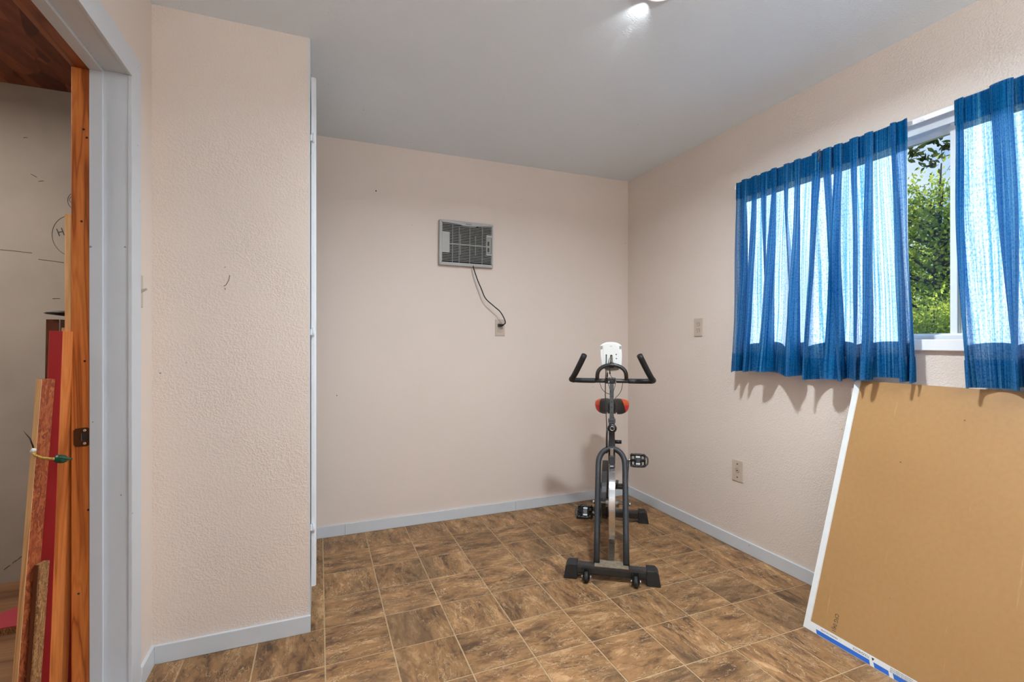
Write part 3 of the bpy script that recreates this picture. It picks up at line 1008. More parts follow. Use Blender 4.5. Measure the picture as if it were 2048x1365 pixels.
# ---- curtains -------------------------------------------------------------
def make_curtain(name, label, y_a, y_b, n_pleats, seed, tx):
    """pleated cloth hung from y_a (far edge) to y_b (near edge)"""
    rnd = random.Random(seed)
    W = y_a - y_b
    top, bot = 2.078, 1.026
    xc = 2.163
    jit = [0.0] + [rnd.uniform(-0.32, 0.32) for _ in range(n_pleats - 1)] + [0.0]
    amp = [rnd.uniform(0.7, 1.25) for _ in range(n_pleats + 1)]
    dep = [rnd.uniform(0.6, 1.4) for _ in range(n_pleats + 1)]
    lowf = [rnd.uniform(0.4, 1.45) for _ in range(n_pleats + 1)]
    slant = [rnd.uniform(-0.075, 0.075) for _ in range(n_pleats + 1)]
    ph2 = [rnd.uniform(0, 6.28) for _ in range(6)]

    def lerp(a, q):
        i = int(min(max(q, 0), n_pleats - 1e-6))
        t = q - i
        t = t * t * (3 - 2 * t)
        return a[i] * (1 - t) + a[i + 1] * t

    def pos(s, v, off=0.0):
        q = s * n_pleats
        qq = q + lerp(jit, q)
        phi = 2 * math.pi * qq
        low = min(1, max(0, (v - 0.10) / 0.9))
        edge = min(1, s / 0.035) * min(1, (1 - s) / 0.10)
        k = (2.95 * (0.5 + 0.5 * lerp(amp, q)) * (1 - low) + low * (0.6 + 2.2 * lerp(lowf, q) * (0.75 + 0.35 * math.sin(4.2 * v + 7 * s + ph2[5]))))
        a = W / (2 * math.pi * n_pleats) * k * edge
        y = y_a - W * s + a * math.sin(phi)
        y += lerp(slant, q) * low * math.sin(math.pi * s) ** 0.5
        y += (0.025 * v * (1 - s) * tx + 0.012 * v * s * tx * -1)
        b = (0.009 + 0.030 * low) * lerp(dep, q) * (0.35 + 0.65 * edge)
        x = xc - b * math.cos(phi) * (0.6 + 0.4 * lerp(lowf, q))
        x += 0.010 * v * math.sin(5.1 * s + ph2[0] + 2 * v) + 0.006 * low * math.sin(17 * s + ph2[1] + 4 * v) + 0.003 * math.sin(37 * s + 9 * v + ph2[2])
        # crumples low in the cloth
        x -= 0.020 * max(0, v - 0.72) * (1 + math.sin(11 * s + ph2[3]))
        z = top + (bot - top) * v + 0.009 * v * math.sin(9 * s + ph2[4]) + 0.004 * v * math.sin(31 * s + ph2[1]) - 0.003 * math.cos(phi) * v
        return Vector((min(x, 2.181 if v < 0.1 else 2.181 + 0.15 * (v - 0.1) if v < 0.22 else 2.2) - off, y, z))

    NS = n_pleats * 22
    NV = 46

    def sheet(pname, s0, s1, v0, v1, off, parent, ns, nv):
        verts, faces, uvs = [], [], []
        for j in range(nv + 1):
            for i in range(ns + 1):
                s = s0 + (s1 - s0) * i / ns
                v = v0 + (v1 - v0) * j / nv
                p = pos(s, v)
                if off:
                    e = 1e-3
                    t1 = pos(min(1, s + e), v) - pos(max(0, s - e), v)
                    t2 = pos(s, min(1, v + e)) - pos(s, max(0, v - e))
                    nn = t1.cross(t2)
                    nn.normalize()
                    if nn.x < 0:
                        nn = nn
                    p = p + nn * off
                verts.append(p)
                uvs.append((s * W * 2.1, v * 1.05))
        for j in range(nv):
            for i in range(ns):
                a = j * (ns + 1) + i
                faces.append((a, a + 1, a + ns + 2, a + ns + 1))
        me = bpy.data.meshes.new(pname)
        me.from_pydata(verts, [], faces)
        ul = me.uv_layers.new(name='uv')
        for lp in me.loops:
            ul.data[lp.index].uv = uvs[lp.vertex_index]
        me.materials.append(M['fabric'])
        for p in me.polygons:
            p.use_smooth = True
        o = link(pname, me, parent)
        o.matrix_parent_inverse = parent.matrix_world.inverted()
        return o

    root = empty(name, (xc, (y_a + y_b) / 2, bot))
    bpy.context.view_layer.update()
    tag(root, label, 'curtain', 'blue curtains at the window')
    sheet('cloth_panel', 0, 1, 0.0, 1, 0, root, NS, NV)
    hb = sheet('header_band', 0, 1, 0.0, 0.088, 0.0024, root, NS, 4)
    sheet('header_lining', 0, 1, 0.0, 0.088, -0.0024, root, NS, 4)
    sheet('bottom_hem', 0, 1, 0.905, 1.0, 0.0024, root, NS, 5)
    sheet('side_hem', 0.955 if tx > 0 else 0.0, 1.0 if tx > 0 else 0.045, 0.0, 1.0, -0.0024, root, 10, NV)
    return root


cl = make_curtain('curtain', 'blue striped pleated curtain on the far side of the window gap', 2.01, 1.172, 13, 5, 1)
cr_ = make_curtain('curtain', 'blue striped curtain on the near side of the window gap, above the leaning board', 0.998, 0.13, 8, 12, -1)

MB().tube(smooth_path([(-0.030, -0.085, 1.048), (-0.038, -0.078, 1.040), (-0.034, -0.087, 1.022), (-0.038, -0.083, 1.004), (-0.034, -0.079, 0.992)], 5), 0.0022, n=6).build('drapery_hook', 'bronze', cl)

rod = empty('curtain_rod', (2.2, 1.07, 2.06))
tag(rod, 'slim white curtain rod at the top of the window', 'curtain rod')
RI = Matrix.Translation(-Vector(rod.location))
MB().box(2.186, 2.194, 0.07, 2.045, 2.052, 2.074, bev=0.002).build('rail', 'vinyl', rod, RI)
for y in (0.075, 2.035):
    MB().box(2.190, XR, y - 0.006, y + 0.006, 2.050, 2.076, bev=0.002).build('bracket', 'vinyl', rod, RI)
MB().prism([(2.184, 2.052), (2.180, 2.049), (2.176, 2.056), (2.179, 2.064), (2.186, 2.06)], 'Y', 1.128, 1.134).build('glider', 'vinyl', rod, RI)

# ---- leaning plasterboard ---------------------------------------------------
board = empty('plasterboard_sheet', (1.879, 1.40, 0.0))
tag(board, 'large brown-faced plasterboard sheet leaning below the window', 'plasterboard')
BL, BHT, BT = 2.44, 1.072, 0.0127
lean = math.atan2(0.330, 1.019)
# local frame: X' = outward normal (into the room), Y = along wall, Z' = up the face
BM_ = Matrix.Rotation(lean, 4, 'Y')
slab = MB().box(0, BT, -BL, 0, 0, BHT).build('core', 'gyp_core', board)
slab.matrix_local = BM_
fp = MB().box(-0.0006, 0.0, -BL, -0.026, 0.034, BHT).build('face_paper', 'gyp', board); fp.matrix_local = BM_
bk = MB().box(BT, BT + 0.0005, -BL, 0, 0.0, BHT).build('back_paper', 'gyp_white', board); bk.matrix_local = BM_
et = MB().box(-0.0012, 0, -0.0262, 0.0, 0.0, BHT).build('edge_tape', 'gyp_white', board); et.matrix_local = BM_
eg = MB().box(-0.0016, -0.0012, -0.0262, -0.0225, 0.034, BHT).build('tape_fold', 'gyp_core', board); eg.matrix_local = BM_
bt = MB().box(-0.0010, 0, -BL, -0.0262, 0.0, 0.0345).build('bottom_tape', 'gyp_white', board); bt.matrix_local = BM_
for (a, b_) in ((-0.052, -0.262), (-0.270, -0.326), (-0.334, -0.60), (-0.61, -1.2), (-1.21, -1.9)):
    q = MB().prism([(a, 0.0165), (b_ + 0.006, 0.0165), (b_, 0.001), (a - 0.007, 0.001)], 'X', -0.00135, -0.0010)
    q = q.build('blue_band', 'tape_blue', board)
    q.matrix_local = BM_
ROT_FACE = BM_.to_3x3()
# lettering lies on the face plane; glyph x runs along -Y or +Y of the board
tx_up = Matrix(((0, 0, -1), (1, 0, 0), (0, -1, 0))).transposed()


def face_text(body, size, y, z, gx, gy, xs=1.0, mat='print', off=0.0012, name='printed_text'):
    """gx, gy: glyph axes in the board's own (y, z) plane"""
    X = Vector((0, gx[0], gx[1])); Y = Vector((0, gy[0], gy[1])); Z = X.cross(Y)
    L = Matrix((X, Y, Z)).transposed()
    o = text(name, body, size, mat, board, (0, 0, 0), Matrix.Identity(3), 0.0001)
    o.matrix_local = BM_ @ Matrix.Translation((-off, y, z)) @ L.to_4x4() @ Matrix.Diagonal((xs, 1, 1, 1))
    return o


# upside-down print on the tape: glyph x towards the far end (+Y), glyph y down
face_text('PANNEAU DE GYPSE', 0.0085, -0.138, 0.0275, (1, 0), (0, -1), 0.85)
face_text('\u26a0 TOUGHROCK'.replace('\u26a0', ''), 0.0115, -0.258, 0.0285, (1, 0), (0, -1), 0.82)
tri = MB().prism([(-0.262, 0.029), (-0.272, 0.029), (-0.267, 0.019)], 'X', -0.0014, -0.0011).build('warning_mark', 'print', board); tri.matrix_local = BM_
for k in range(3):
    face_text('GYPSUM BOARD PANEL PANNEAU DE GYPSE', 0.005, -0.395, 0.031 - k * 0.0055, (1, 0), (0, -1), 0.7)
face_text('CFG 04J1', 0.021, -0.112, 0.112, (0, -1), (-1, 0), 0.85, off=0.0008)

# ---- wall fan unit (through-wall grille) -------------------------------------
ac = empty('wall_air_unit', (0.921, YB, 1.847), R(0))
ac.rotation_euler = (0, R(0.5), 0)
tag(ac, 'grey louvred air unit mounted on the back wall', 'air unit')
AW, AH, AD = 0.376, 0.300, 0.028


def apart(mb, name, mat, parent=None):
    return mb.build(name, mat, parent or ac)


def aw(u, w_):      # u from left, w from top -> local x,z
    return (u - AW / 2, AH / 2 - w_)


# outer frame as four rails, with the notch under the badge
fr = MB()
x0, x1, z0, z1 = -AW / 2, AW / 2, -AH / 2, AH / 2
fr.prism([(x0, z1), (x0 + 0.02, z1 - 0.019), (x0 + 0.02, z0 + 0.022), (x0, z0)], 'Y', -AD, 0, bev=0.003)
fr.prism([(x1, z1), (x1, z0), (x1 - 0.012, z0 + 0.022), (x1 - 0.012, z1 - 0.019)], 'Y', -AD, 0, bev=0.003)
fr.prism([(x0, z0), (x0 + 0.02, z0 + 0.022), (x1 - 0.012, z0 + 0.022), (x1, z0)], 'Y', -AD, 0, bev=0.003)
fr.prism([(x0, z1), (x1, z1), (x1 - 0.012, z1 - 0.019), (0.082, z1 - 0.019), (0.062, z1 - 0.030), (-0.030, z1 - 0.030), (-0.052, z1 - 0.019), (x0 + 0.02, z1 - 0.019)], 'Y', -AD, 0, bev=0.003)
apart(fr, 'frame', 'ac_grey')
apart(MB().box(x0 + 0.01, x1 - 0.008, -0.008, -0.002, z0 + 0.01, z1 - 0.012), 'grille_back', 'ac_dark')
apart(MB().box(x0 + 0.018, x0 + 0.070, -AD + 0.001, -0.002, z0 + 0.083, z1 - 0.078, bev=0.002), 'side_panel', 'ac_grey')
cp = apart(MB().box(x1 - 0.049, x1 - 0.010, -AD + 0.001, -0.002, z0 + 0.083, z1 - 0.075, bev=0.002), 'control_panel', 'ac_grey')
MB().box(x1 - 0.042, x1 - 0.013, -AD + 0.0002, -AD + 0.0012, z0 + 0.096, z1 - 0.094).build('recess_border', 'ac_dark', cp)
MB().box(x1 - 0.041, x1 - 0.016, -AD - 0.0004, -AD + 0.0012, z0 + 0.098, z1 - 0.096).build('recess', 'console_grey', cp)
for z in (z0 + 0.122, z0 + 0.165):
    MB().box(x1 - 0.041, x1 - 0.029, -AD - 0.005, -AD, z - 0.014, z + 0.014, bev=0.002).build('knob', 'ac_knob', cp)
pitch = 0.0105
w_ = 0.0255
si = 0
wide = MB().box(-0.5, 0.5, -0.003, 0.003, -0.0015, 0.0015).build('slat', 'ac_grey', ac)
base_me = wide.data
bpy.data.objects.remove(wide)
while w_ < AH - 0.026:
    z = AH / 2 - w_
    if 0.082 < w_ < AH - 0.088:
        xa, xb = x0 + 0.070, x1 - 0.049
    else:
        xa, xb = x0 + 0.019, x1 - 0.011
    segs = [(xa, xb)]
    if w_ < 0.030:
        segs = [(xa, -0.048), (0.080, xb)]
    for (a, b_) in segs:
        o = link('slat', base_me, ac, ((a + b_) / 2, -AD + 0.006, z))
        o.scale = (b_ - a, 1, 1)
    w_ += pitch
for (u, wa, wb) in ((-0.098, 0.019, AH - 0.022), (-0.052, 0.04, AH - 0.022), (0.022, 0.03, AH - 0.022), (0.110, 0.019, AH - 0.022), (-0.043, 0.09, 0.22), (0.062, 0.09, 0.22)):
    apart(MB().box(u - 0.0009, u + 0.0009, -AD + 0.002, -AD + 0.010, AH / 2 - wb, AH / 2 - wa), 'grille_bar', 'ac_grey')
apart(MB().box(x0 + 0.07, x1 - 0.049, -AD + 0.001, -AD + 0.01, -0.007, 0.0, bev=0.001), 'middle_rail', 'ac_grey')
text('badge_text', 'Amana', 0.016, 'print', ac, (-0.008, -AD - 0.0006, AH / 2 - 0.0215), Matrix.Rotation(R(90), 3, 'X'), 0.0002, xscale=0.85)

# ---- power cord from the unit to the outlet
cord = empty('power_cord', (1.17, YB - 0.04, 1.31))
tag(cord, 'black power cord hanging from the air unit to the outlet', 'power cord')
PI_ = Matrix.Translation(-Vector(cord.location))
cp_ = smooth_path([(0.966, 3.099, 1.705), (0.968, 3.088, 1.68), (0.991, 3.08, 1.608), (1.016, 3.075, 1.549), (1.044, 3.07, 1.485), (1.098, 3.065, 1.436), (1.146, 3.06, 1.396), (1.176, 3.055, 1.345), (1.184, 3.062, 1.316), (1.168, 3.080, 1.306)], 6)
MB().tube(cp_, 0.0040, n=8).build('cable', 'cable', cord, PI_)
pg = MB()
pg.box(1.149, 1.172, 3.090, YB - 0.006, 1.294, 1.314, bev=0.003)
pg.box(1.163, 1.181, 3.078, 3.096, 1.298, 1.312, bev=0.003)
pg.build('plug', 'black_plastic', cord, PI_)


# ---- outlets and plates --------------------------------------------------------
def plate_thing(name, label, cat, centre, facing, duplex=True, group=None, s=1.0):
    """facing 'Y' (on the back wall) or 'X' (on the right wall); local x along the wall, local -y into the room"""
    root = empty(name, centre, 0 if facing == 'Y' else R(-90))
    tag(root, label, cat, group)
    MB().box(-0.0355 * s, 0.0355 * s, -0.006, 0, -0.057 * s, 0.057 * s, bev=0.0022).build('cover_plate', 'plate', root)
    if duplex:
        for z in (-0.0195, 0.0195):
            prof = [(0.0165 * math.cos(a), 0.0145 * max(-0.82, min(0.82, math.sin(a) * 1.2))) for a in np.linspace(0, 2 * math.pi, 20, endpoint=False)]
            rim = MB().prism([(p[0] * 1.08, z + p[1] * 1.08) for p in prof], 'Y', -0.0063, -0.004).build('socket_gap', 'slot', root)
            rc = MB().prism([(p[0], z + p[1]) for p in prof], 'Y', -0.0075, -0.004).build('socket', 'plate', root)
            for x in (-0.006, 0.006):
                MB().box(x - 0.0011, x + 0.0011, -0.0079, -0.0072, z - 0.001, z + 0.007).build('slot', 'slot', rc)
            MB().lathe([(0.0022, 0), (0.0022, 0.0006)], (0, -0.0073, z - 0.006), (0, -1, 0), n=8).build('slot', 'slot', rc)
        MB().lathe([(0.003, 0), (0.0025, 0.0012)], (0, -0.006, 0), (0, -1, 0), n=10).build('screw', 'screw', root)
    else:
        MB().lathe([(0.0135, 0), (0.0135, 0.0004)], (0, -0.006, 0), (0, -1, 0), n=20).build('jack_ring', 'slot', root)
        j = MB().lathe([(0.0120, 0), (0.0115, 0.0012)], (0, -0.006, 0), (0, -1, 0), n=20).build('jack', 'plate', root)
        MB().lathe([(0.0045, 0), (0.0045, 0.0009)], (0, -0.0070, 0), (0, -1, 0), n=12).build('jack_hole', 'slot', j)
        for z in (-0.038, 0.038):
            MB().lathe([(0.0040, 0), (0.0035, 0.0012)], (0, -0.006, z), (0, -1, 0), n=10).build('screw', 'slot', root)
    return root


plate_thing('wall_outlet', 'almond wall outlet below the air unit, with a black plug in it', 'outlet', (1.1675, YB, 1.288), 'Y', group='almond wall outlets')
plate_thing('wall_outlet', 'almond duplex outlet high on the window wall, nothing plugged in', 'outlet', (XR, 2.374, 1.282), 'X', group='almond wall outlets')
plate_thing('jack_plate', 'almond plate with one round jack, low on the window wall', 'wall plate', (XR, 2.065, 0.449), 'X', duplex=False, s=1.06)

sw = empty('light_switch', (XL, 2.010, 1.366), R(90))
tag(sw, 'beige toggle switch squeezed against the door casing', 'light switch')
MB().box(-0.024, 0.017, -0.005, 0, -0.056, 0.056, bev=0.0015).build('cover_plate', 'plate_beige', sw)
MB().prism([(-0.004, 0.004), (-0.020, 0.011), (-0.0215, 0.006), (-0.005, -0.006)], 'X', -0.004, 0.004, bev=0.0006).build('toggle', 'plate_beige', sw)

# ---- exercise bike ------------------------------------------------------------
bike = empty('exercise_bike', (1.356, 2.033, 0), math.atan2(0.8294, 0.5586) - math.pi / 2)
tag(bike, 'black spin bike with red and black saddle in the corner', 'exercise bike')
# local axes: x = v (right as seen), y = u (towards the back wall), z up


def L(u, v, z):
    return (v, u, z)


def bp(mb, name, mat, parent=None):
    return mb.build(name, mat, parent or bike)


# front base bar with rubber end caps and transport wheels
def base_bar(u0, caps_flip=1):
    ov = []
    for k in range(16):
        a = 2 * math.pi * k / 16
        ov.append((u0 + 0.032 * max(-0.85, min(0.85, math.cos(a) * 1.1)), 0.047 + 0.026 * max(-0.9, min(0.9, math.sin(a) * 1.15))))
    bar = bp(MB().prism(ov, 'X', -0.185, 0.185), 'base_bar', 'bar_black')
    for s in (-1, 1):
        c = MB()
        prof = [(s * 0.168, 0.004), (s * 0.168, 0.076), (s * 0.212, 0.076), (s * 0.226, 0.060), (s * 0.236, 0.0), (s * 0.178, 0.0)]
        c.prism(prof, 'Y', u0 - 0.036, u0 + 0.036, bev=0.004)
        bp(c, 'end_cap', 'black_rubber', bar)
    return bar


fb = base_bar(0.0)
rb = base_bar(0.823)
for v in (-0.121, 0.116):
    bk_ = MB()
    bk_.box(v - 0.0165, v - 0.0125, -0.066, -0.024, 0.012, 0.062, bev=0.001)
    bk_.box(v + 0.0125, v + 0.0165, -0.066, -0.024, 0.012, 0.062, bev=0.001)
    bk_.box(v - 0.0165, v + 0.0165, -0.034, -0.028, 0.012, 0.062, bev=0.001)
    bo = bp(bk_, 'wheel_bracket', 'black_plastic')
    bp(MB().lathe([(0.012, -0.010), (0.0255, -0.009), (0.0255, 0.009), (0.012, 0.010)], (v, -0.054, 0.0262), (1, 0, 0), n=20), 'transport_wheel', 'black_rubber', bo)
    bp(MB().lathe([(0.0035, -0.024), (0.0065, -0.0235), (0.0065, -0.0175), (0.003, -0.017), (0.003, 0.017), (0.0075, 0.0175), (0.0075, 0.0235), (0.003, 0.026)], (v, -0.054, 0.0285), (1, 0, 0), n=10), 'axle_bolt', 'steel', bo)
bp(MB().box(-0.083, 0.083, -0.03, 0.045, 0.070, 0.0745, bev=0.001), 'base_plate', 'dust')
bp(MB().box(-0.018, 0.018, 0.03, 0.80, 0.035, 0.066, bev=0.004), 'bottom_rail', 'tube_dirty')


# hairpin fork
def fork_u(z):
    return 0.01 + 0.60 * (z - 0.07)


pts = []
for z in (0.072, 0.2, 0.35, 0.46):
    pts.append(L(fork_u(z), -0.073, z))
za = 0.50
for a in np.linspace(180, 0, 17):
    zz = za + 0.085 * math.sin(R(a)) ** 0.85 if 0 < a < 180 else za
    pts.append(L(fork_u(zz), 0.073 * math.cos(R(a)), zz))
for z in (0.46, 0.35, 0.2, 0.072):
    pts.append(L(fork_u(z), 0.073, z))
bp(MB().tube(pts, 0.0155, n=16), 'fork', 'frame_black')

# flywheel: steel rim, dark web, hub
FU, FZ, FR = 0.175, 0.325, 0.205
fw = bp(MB().lathe([(0.165, -0.015), (FR - 0.002, -0.0165), (FR, -0.0145), (FR, 0.0145), (FR - 0.002, 0.0165), (0.165, 0.015)], L(FU, 0.003, FZ), (1, 0, 0), n=120, smooth=False), 'flywheel', 'chrome')
bp(MB().lathe([(0.03, -0.012), (0.166, -0.009), (0.166, 0.009), (0.03, 0.012)], L(FU, 0.003, FZ), (1, 0, 0), n=48), 'flywheel_web', 'bar_black', fw)
bp(MB().lathe([(0.022, -0.035), (0.022, 0.035)], L(FU, 0.003, FZ), (1, 0, 0), n=20), 'hub', 'steel', fw)
bp(MB().lathe([(0.005, -0.10), (0.009, -0.099), (0.009, -0.09), (0.0055, -0.089), (0.0055, 0.089), (0.009, 0.09), (0.009, 0.099), (0.005, 0.1)], L(FU, 0, FZ), (1, 0, 0), n=12), 'axle', 'steel', fw)
# brake pad holder above the wheel
bp(MB().box(-0.013, 0.016, 0.235, 0.295, 0.515, 0.56, bev=0.003), 'brake_pad', 'frame_black')
bp(MB().box(-0.008, 0.010, 0.255, 0.30, 0.555, 0.60, bev=0.002), 'brake_arm', 'steel')
# tension knob between flywheel and right fork leg
tk = MB()
tk.tube([L(0.21, 0.020, 0.415), L(0.21, 0.066, 0.417)], 0.006, n=10)
tk.tube([L(0.205, 0.026, 0.395), L(0.205, 0.027, 0.412), L(0.205, 0.030, 0.44)], 0.007, n=8)
bp(tk, 'belt_tensioner', 'black_plastic')

# chain cover left of the wheel
gc = MB()
prof = []
for a in np.linspace(90, 270, 13):
    prof.append((0.30 + 0.115 * math.cos(R(a)), 0.315 + 0.115 * math.sin(R(a))))
for a in np.linspace(-90, 90, 13):
    prof.append((0.52 + 0.15 * math.cos(R(a)), 0.315 + 0.15 * math.sin(R(a))))
gc.prism(prof, 'X', -0.056, -0.022, bev=0.004)
bp(gc, 'chain_cover', 'grey_plastic')

# main frame tubes: down tube, seat tube, rear stays
bp(MB().tube([L(0.335, 0, 0.585), L(0.43, 0, 0.44), L(0.52, 0, 0.315)], 0.019, n=14), 'down_tube', 'frame_black')
bp(MB().tube([L(0.52, 0, 0.315), L(0.60, 0.0, 0.20), L(0.80, 0, 0.062)], 0.019, n=14), 'rear_stay', 'frame_black')
bp(MB().tube([L(0.52, 0, 0.315), L(0.62, 0, 0.48), L(0.665, 0, 0.56)], 0.021, n=14), 'seat_tube', 'frame_black')
sp_ = bp(MB().tube([L(0.655, 0, 0.54), L(0.735, 0, 0.70)], 0.0155, n=14), 'seat_post', 'bar_black')
bp(MB().tube([L(0.735, 0, 0.705), L(0.83, 0, 0.712)], 0.012, n=10), 'seat_slider', 'bar_black')
bp(MB().tube([L(0.66, 0.015, 0.555), L(0.66, 0.06, 0.555)], 0.012, n=12), 'seat_knob', 'black_plastic')

# cranks and pedals
bp(MB().tube([L(0.52, -0.085, 0.315), L(0.52, 0.085, 0.315)], 0.017, n=14), 'bottom_bracket', 'bar_black')
for s, du, dz in ((1, 0.03, 0.155), (-1, -0.07, -0.145)):
    v = s * 0.088
    bp(MB().tube([L(0.52, v, 0.315), L(0.52 + du * 0.5, v + s * 0.004, 0.315 + dz * 0.5), L(0.52 + du, v + s * 0.010, 0.315 + dz)], [0.015, 0.012, 0.013], n=10, flat=(0.6, 1.0)), 'crank', 'bar_black')
    pu, pz, vc = 0.52 + du, 0.315 + dz, s * 0.155
    tilt = R(72) if s > 0 else R(48)
    PT = Matrix.Translation((vc, pu, pz)) @ Matrix.Rotation(tilt, 4, 'X')
    pe = MB()
    pe.tube([(-0.048, 0, 0), (0.042, 0, 0)], 0.0085, n=10)
    pe.box(-0.014, 0.014, -0.016, 0.016, -0.010, 0.010, bev=0.003)
    for dy in (-0.034, 0.034):
        pe.tube([(q * 0.044, dy * (1.0 if abs(q) < 0.6 else 0.86), 0) for q in np.linspace(-1, 1, 5)], 0.0075, n=8)
        for q in (-0.85, -0.3, 0.3, 0.85):
            pe.box(q * 0.042 - 0.004, q * 0.042 + 0.004, dy - 0.006, dy + 0.006, -0.014, 0.014, bev=0.0015)
    for q in (-0.95, -0.40, 0.40, 0.95):
        pe.tube([(q * 0.042, -0.030, 0), (q * 0.042, 0.030, 0)], 0.0055, n=8)
    pe_o = bp(pe, 'pedal', 'black_plastic')
    pe_o.data.transform(PT)
    for dy in (-0.019, 0.019):
        rf = bp(MB().box(-0.013, 0.013, dy - 0.0065, dy + 0.0065, 0.004, 0.0085, bev=0.001), 'reflector', 'reflector', pe_o)
        rf.data.transform(PT)
    tr_ = bp(MB().tube(smooth_path([(s * 0.042, -0.03, 0.0), (s * 0.055, -0.018, 0), (s * 0.058, 0, 0), (s * 0.055, 0.018, 0), (s * 0.042, 0.03, 0)], 4), 0.0055, n=6), 'outer_cage', 'grey_plastic', pe_o)
    tr_.data.transform(PT)
    st_ = bp(MB().tube([L(pu, v + s * 0.008, pz), L(pu, vc - s * 0.04, pz)], 0.008, n=10), 'pedal_axle', 'steel', pe_o)

# head tube, adjusting post with holes, pop-pin knob
bp(MB().box(-0.016, 0.018, 0.318, 0.352, 0.545, 0.735, bev=0.004), 'head_tube', 'frame_black', None)
bp(MB().box(-0.019, 0.021, 0.322, 0.360, 0.730, 0.752, bev=0.003), 'head_collar', 'grey_plastic')
post = bp(MB().prism([(0.328, 0.735), (0.350, 0.735), (0.412, 0.945), (0.390, 0.945)], 'X', -0.0115, 0.0115, bev=0.002), 'handlebar_post', 'bar_black')
for z in (0.785, 0.815, 0.845, 0.875):
    u = 0.328 + (z - 0.735) * 0.295 - 0.0006
    bp(MB().lathe([(0.0048, 0), (0.0048, 0.0008)], L(u, 0, z), (0, -1, 0.29), n=10), 'pin_hole', 'slot', post)
kn = bp(MB().lathe([(0.012, 0.0), (0.012, 0.018), (0.024, 0.019), (0.0258, 0.034), (0.023, 0.040), (0.010, 0.041)], L(0.320, 0.003, 0.706), (0, -1, 0), n=20), 'pop_pin_knob', 'black_plastic')
bp(MB().lathe([(0.0125, 0.0), (0.0125, 0.0012), (0.0095, 0.0013), (0.0095, 0.0005)], L(0.280, 0.003, 0.706), (0, -1, 0), n=20), 'knob_ring', 'chrome', kn)
# brake cable guide left of the head tube
bp(MB().tube([L(0.31, -0.027, 0.56), L(0.315, -0.027, 0.66), L(0.318, -0.025, 0.70)], 0.0055, n=8), 'brake_rod', 'bar_black')

# handlebar
HB = 0.962
hb_pts = [L(0.41, -0.17, HB)]
bar_pts = [L(0.41, v, HB) for v in (-0.10, -0.05, 0, 0.05, 0.10)]
bp(MB().tube(bar_pts, 0.0125, n=14), 'handlebar', 'bar_black')
for s in (-1, 1):
    pp = smooth_path([L(0.41, s * 0.095, HB), L(0.41, s * 0.16, HB), L(0.409, s * 0.205, HB + 0.001), L(0.395, s * 0.231, HB + 0.006), L(0.365, s * 0.224, HB + 0.016), L(0.335, s * 0.206, HB + 0.045), L(0.30, s * 0.176, HB + 0.102), L(0.272, s * 0.151, HB + 0.152)], 5)
    g = bp(MB().tube(pp, [0.0145 if i < 12 else 0.0165 for i in range(len(pp))], n=14), 'grip', 'black_rubber')
    e = Vector(pp[-1]); d = (pp[-1] - pp[-2]).normalized()
    bp(MB().lathe([(0.0165, -0.001), (0.016, 0.003), (0.008, 0.0045), (0.007, 0.003)], e, d, n=14), 'grip_cap', 'black_plastic', g)
loop = [L(0.41, -0.083, HB), L(0.405, -0.083, HB + 0.03)]
for a in np.linspace(170, 10, 13):
    loop.append(L(0.395, 0.083 * math.cos(R(a)) * 0.98, HB + 0.035 + 0.058 * math.sin(R(a)) ** 0.9))
loop += [L(0.405, 0.083, HB + 0.03), L(0.41, 0.083, HB)]
bp(MB().tube(loop, 0.0115, n=12), 'centre_loop', 'bar_black')
cl_ = MB()
cl_.box(-0.035, 0.022, 0.396, 0.426, HB - 0.016, HB + 0.018, bev=0.004)
bp(cl_, 'stem_clamp', 'bar_black')
for v in (-0.017, 0.022):
    bp(MB().lathe([(0.005, 0), (0.005, 0.006), (0.002, 0.007)], L(0.397, v, HB - 0.007), (0, -1, 0), n=8), 'clamp_bolt', 'steel')

# console, its back turned to the camera
cons = MB()
outl = []
cz = 1.105
for (v, z) in ((-0.056, 1.045), (-0.063, 1.10), (-0.067, 1.165)):
    outl.append((v, z))
for a in np.linspace(150, 30, 9):
    outl.append((-0.005 + 0.070 * math.cos(R(a)), 1.148 + 0.042 * math.sin(R(a))))
for (v, z) in ((0.056, 1.165), (0.059, 1.10), (0.058, 1.045)):
    outl.append((v, z))
for a in np.linspace(-25, -155, 8):
    outl.append((0.002 + 0.058 * math.cos(R(a)), 1.050 + 0.034 * math.sin(R(a))))
cons.prism(outl, 'Y', 0.425, 0.462, bev=0.005)
co = bp(cons, 'console', 'console')
bk2 = MB().prism([(-0.047, 1.048), (-0.050, 1.172), (-0.03, 1.182), (0.022, 1.182), (0.040, 1.172), (0.044, 1.048)], 'Y', 0.421, 0.426, bev=0.002)
bp(bk2, 'back_cover', 'console', co)
bp(MB().prism([(-0.038, 1.027), (-0.045, 1.044), (0.045, 1.044), (0.038, 1.027), (0.0, 1.019)], 'Y', 0.4215, 0.426), 'lower_trim', 'console_grey', co)
for (v0, v1) in ((-0.066, -0.053), (0.044, 0.055)):
    bp(MB().box(v0, v1, 0.4225, 0.426, 1.148, 1.165), 'corner_recess', 'console_grey', co)
for (v, z, r_) in ((-0.002, 1.107, 0.0072), (0.026, 1.116, 0.0035), (0.027, 1.092, 0.0035), (-0.031, 1.112, 0.004)):
    bp(MB().lathe([(r_, 0), (r_, 0.001)], L(0.4211, v, z), (0, -1, 0), n=12), 'socket_hole', 'slot', co)
bp(MB().box(-0.010, 0.002, 0.4195, 0.4215, 1.163, 1.1645), 'battery_clip', 'slot', co)
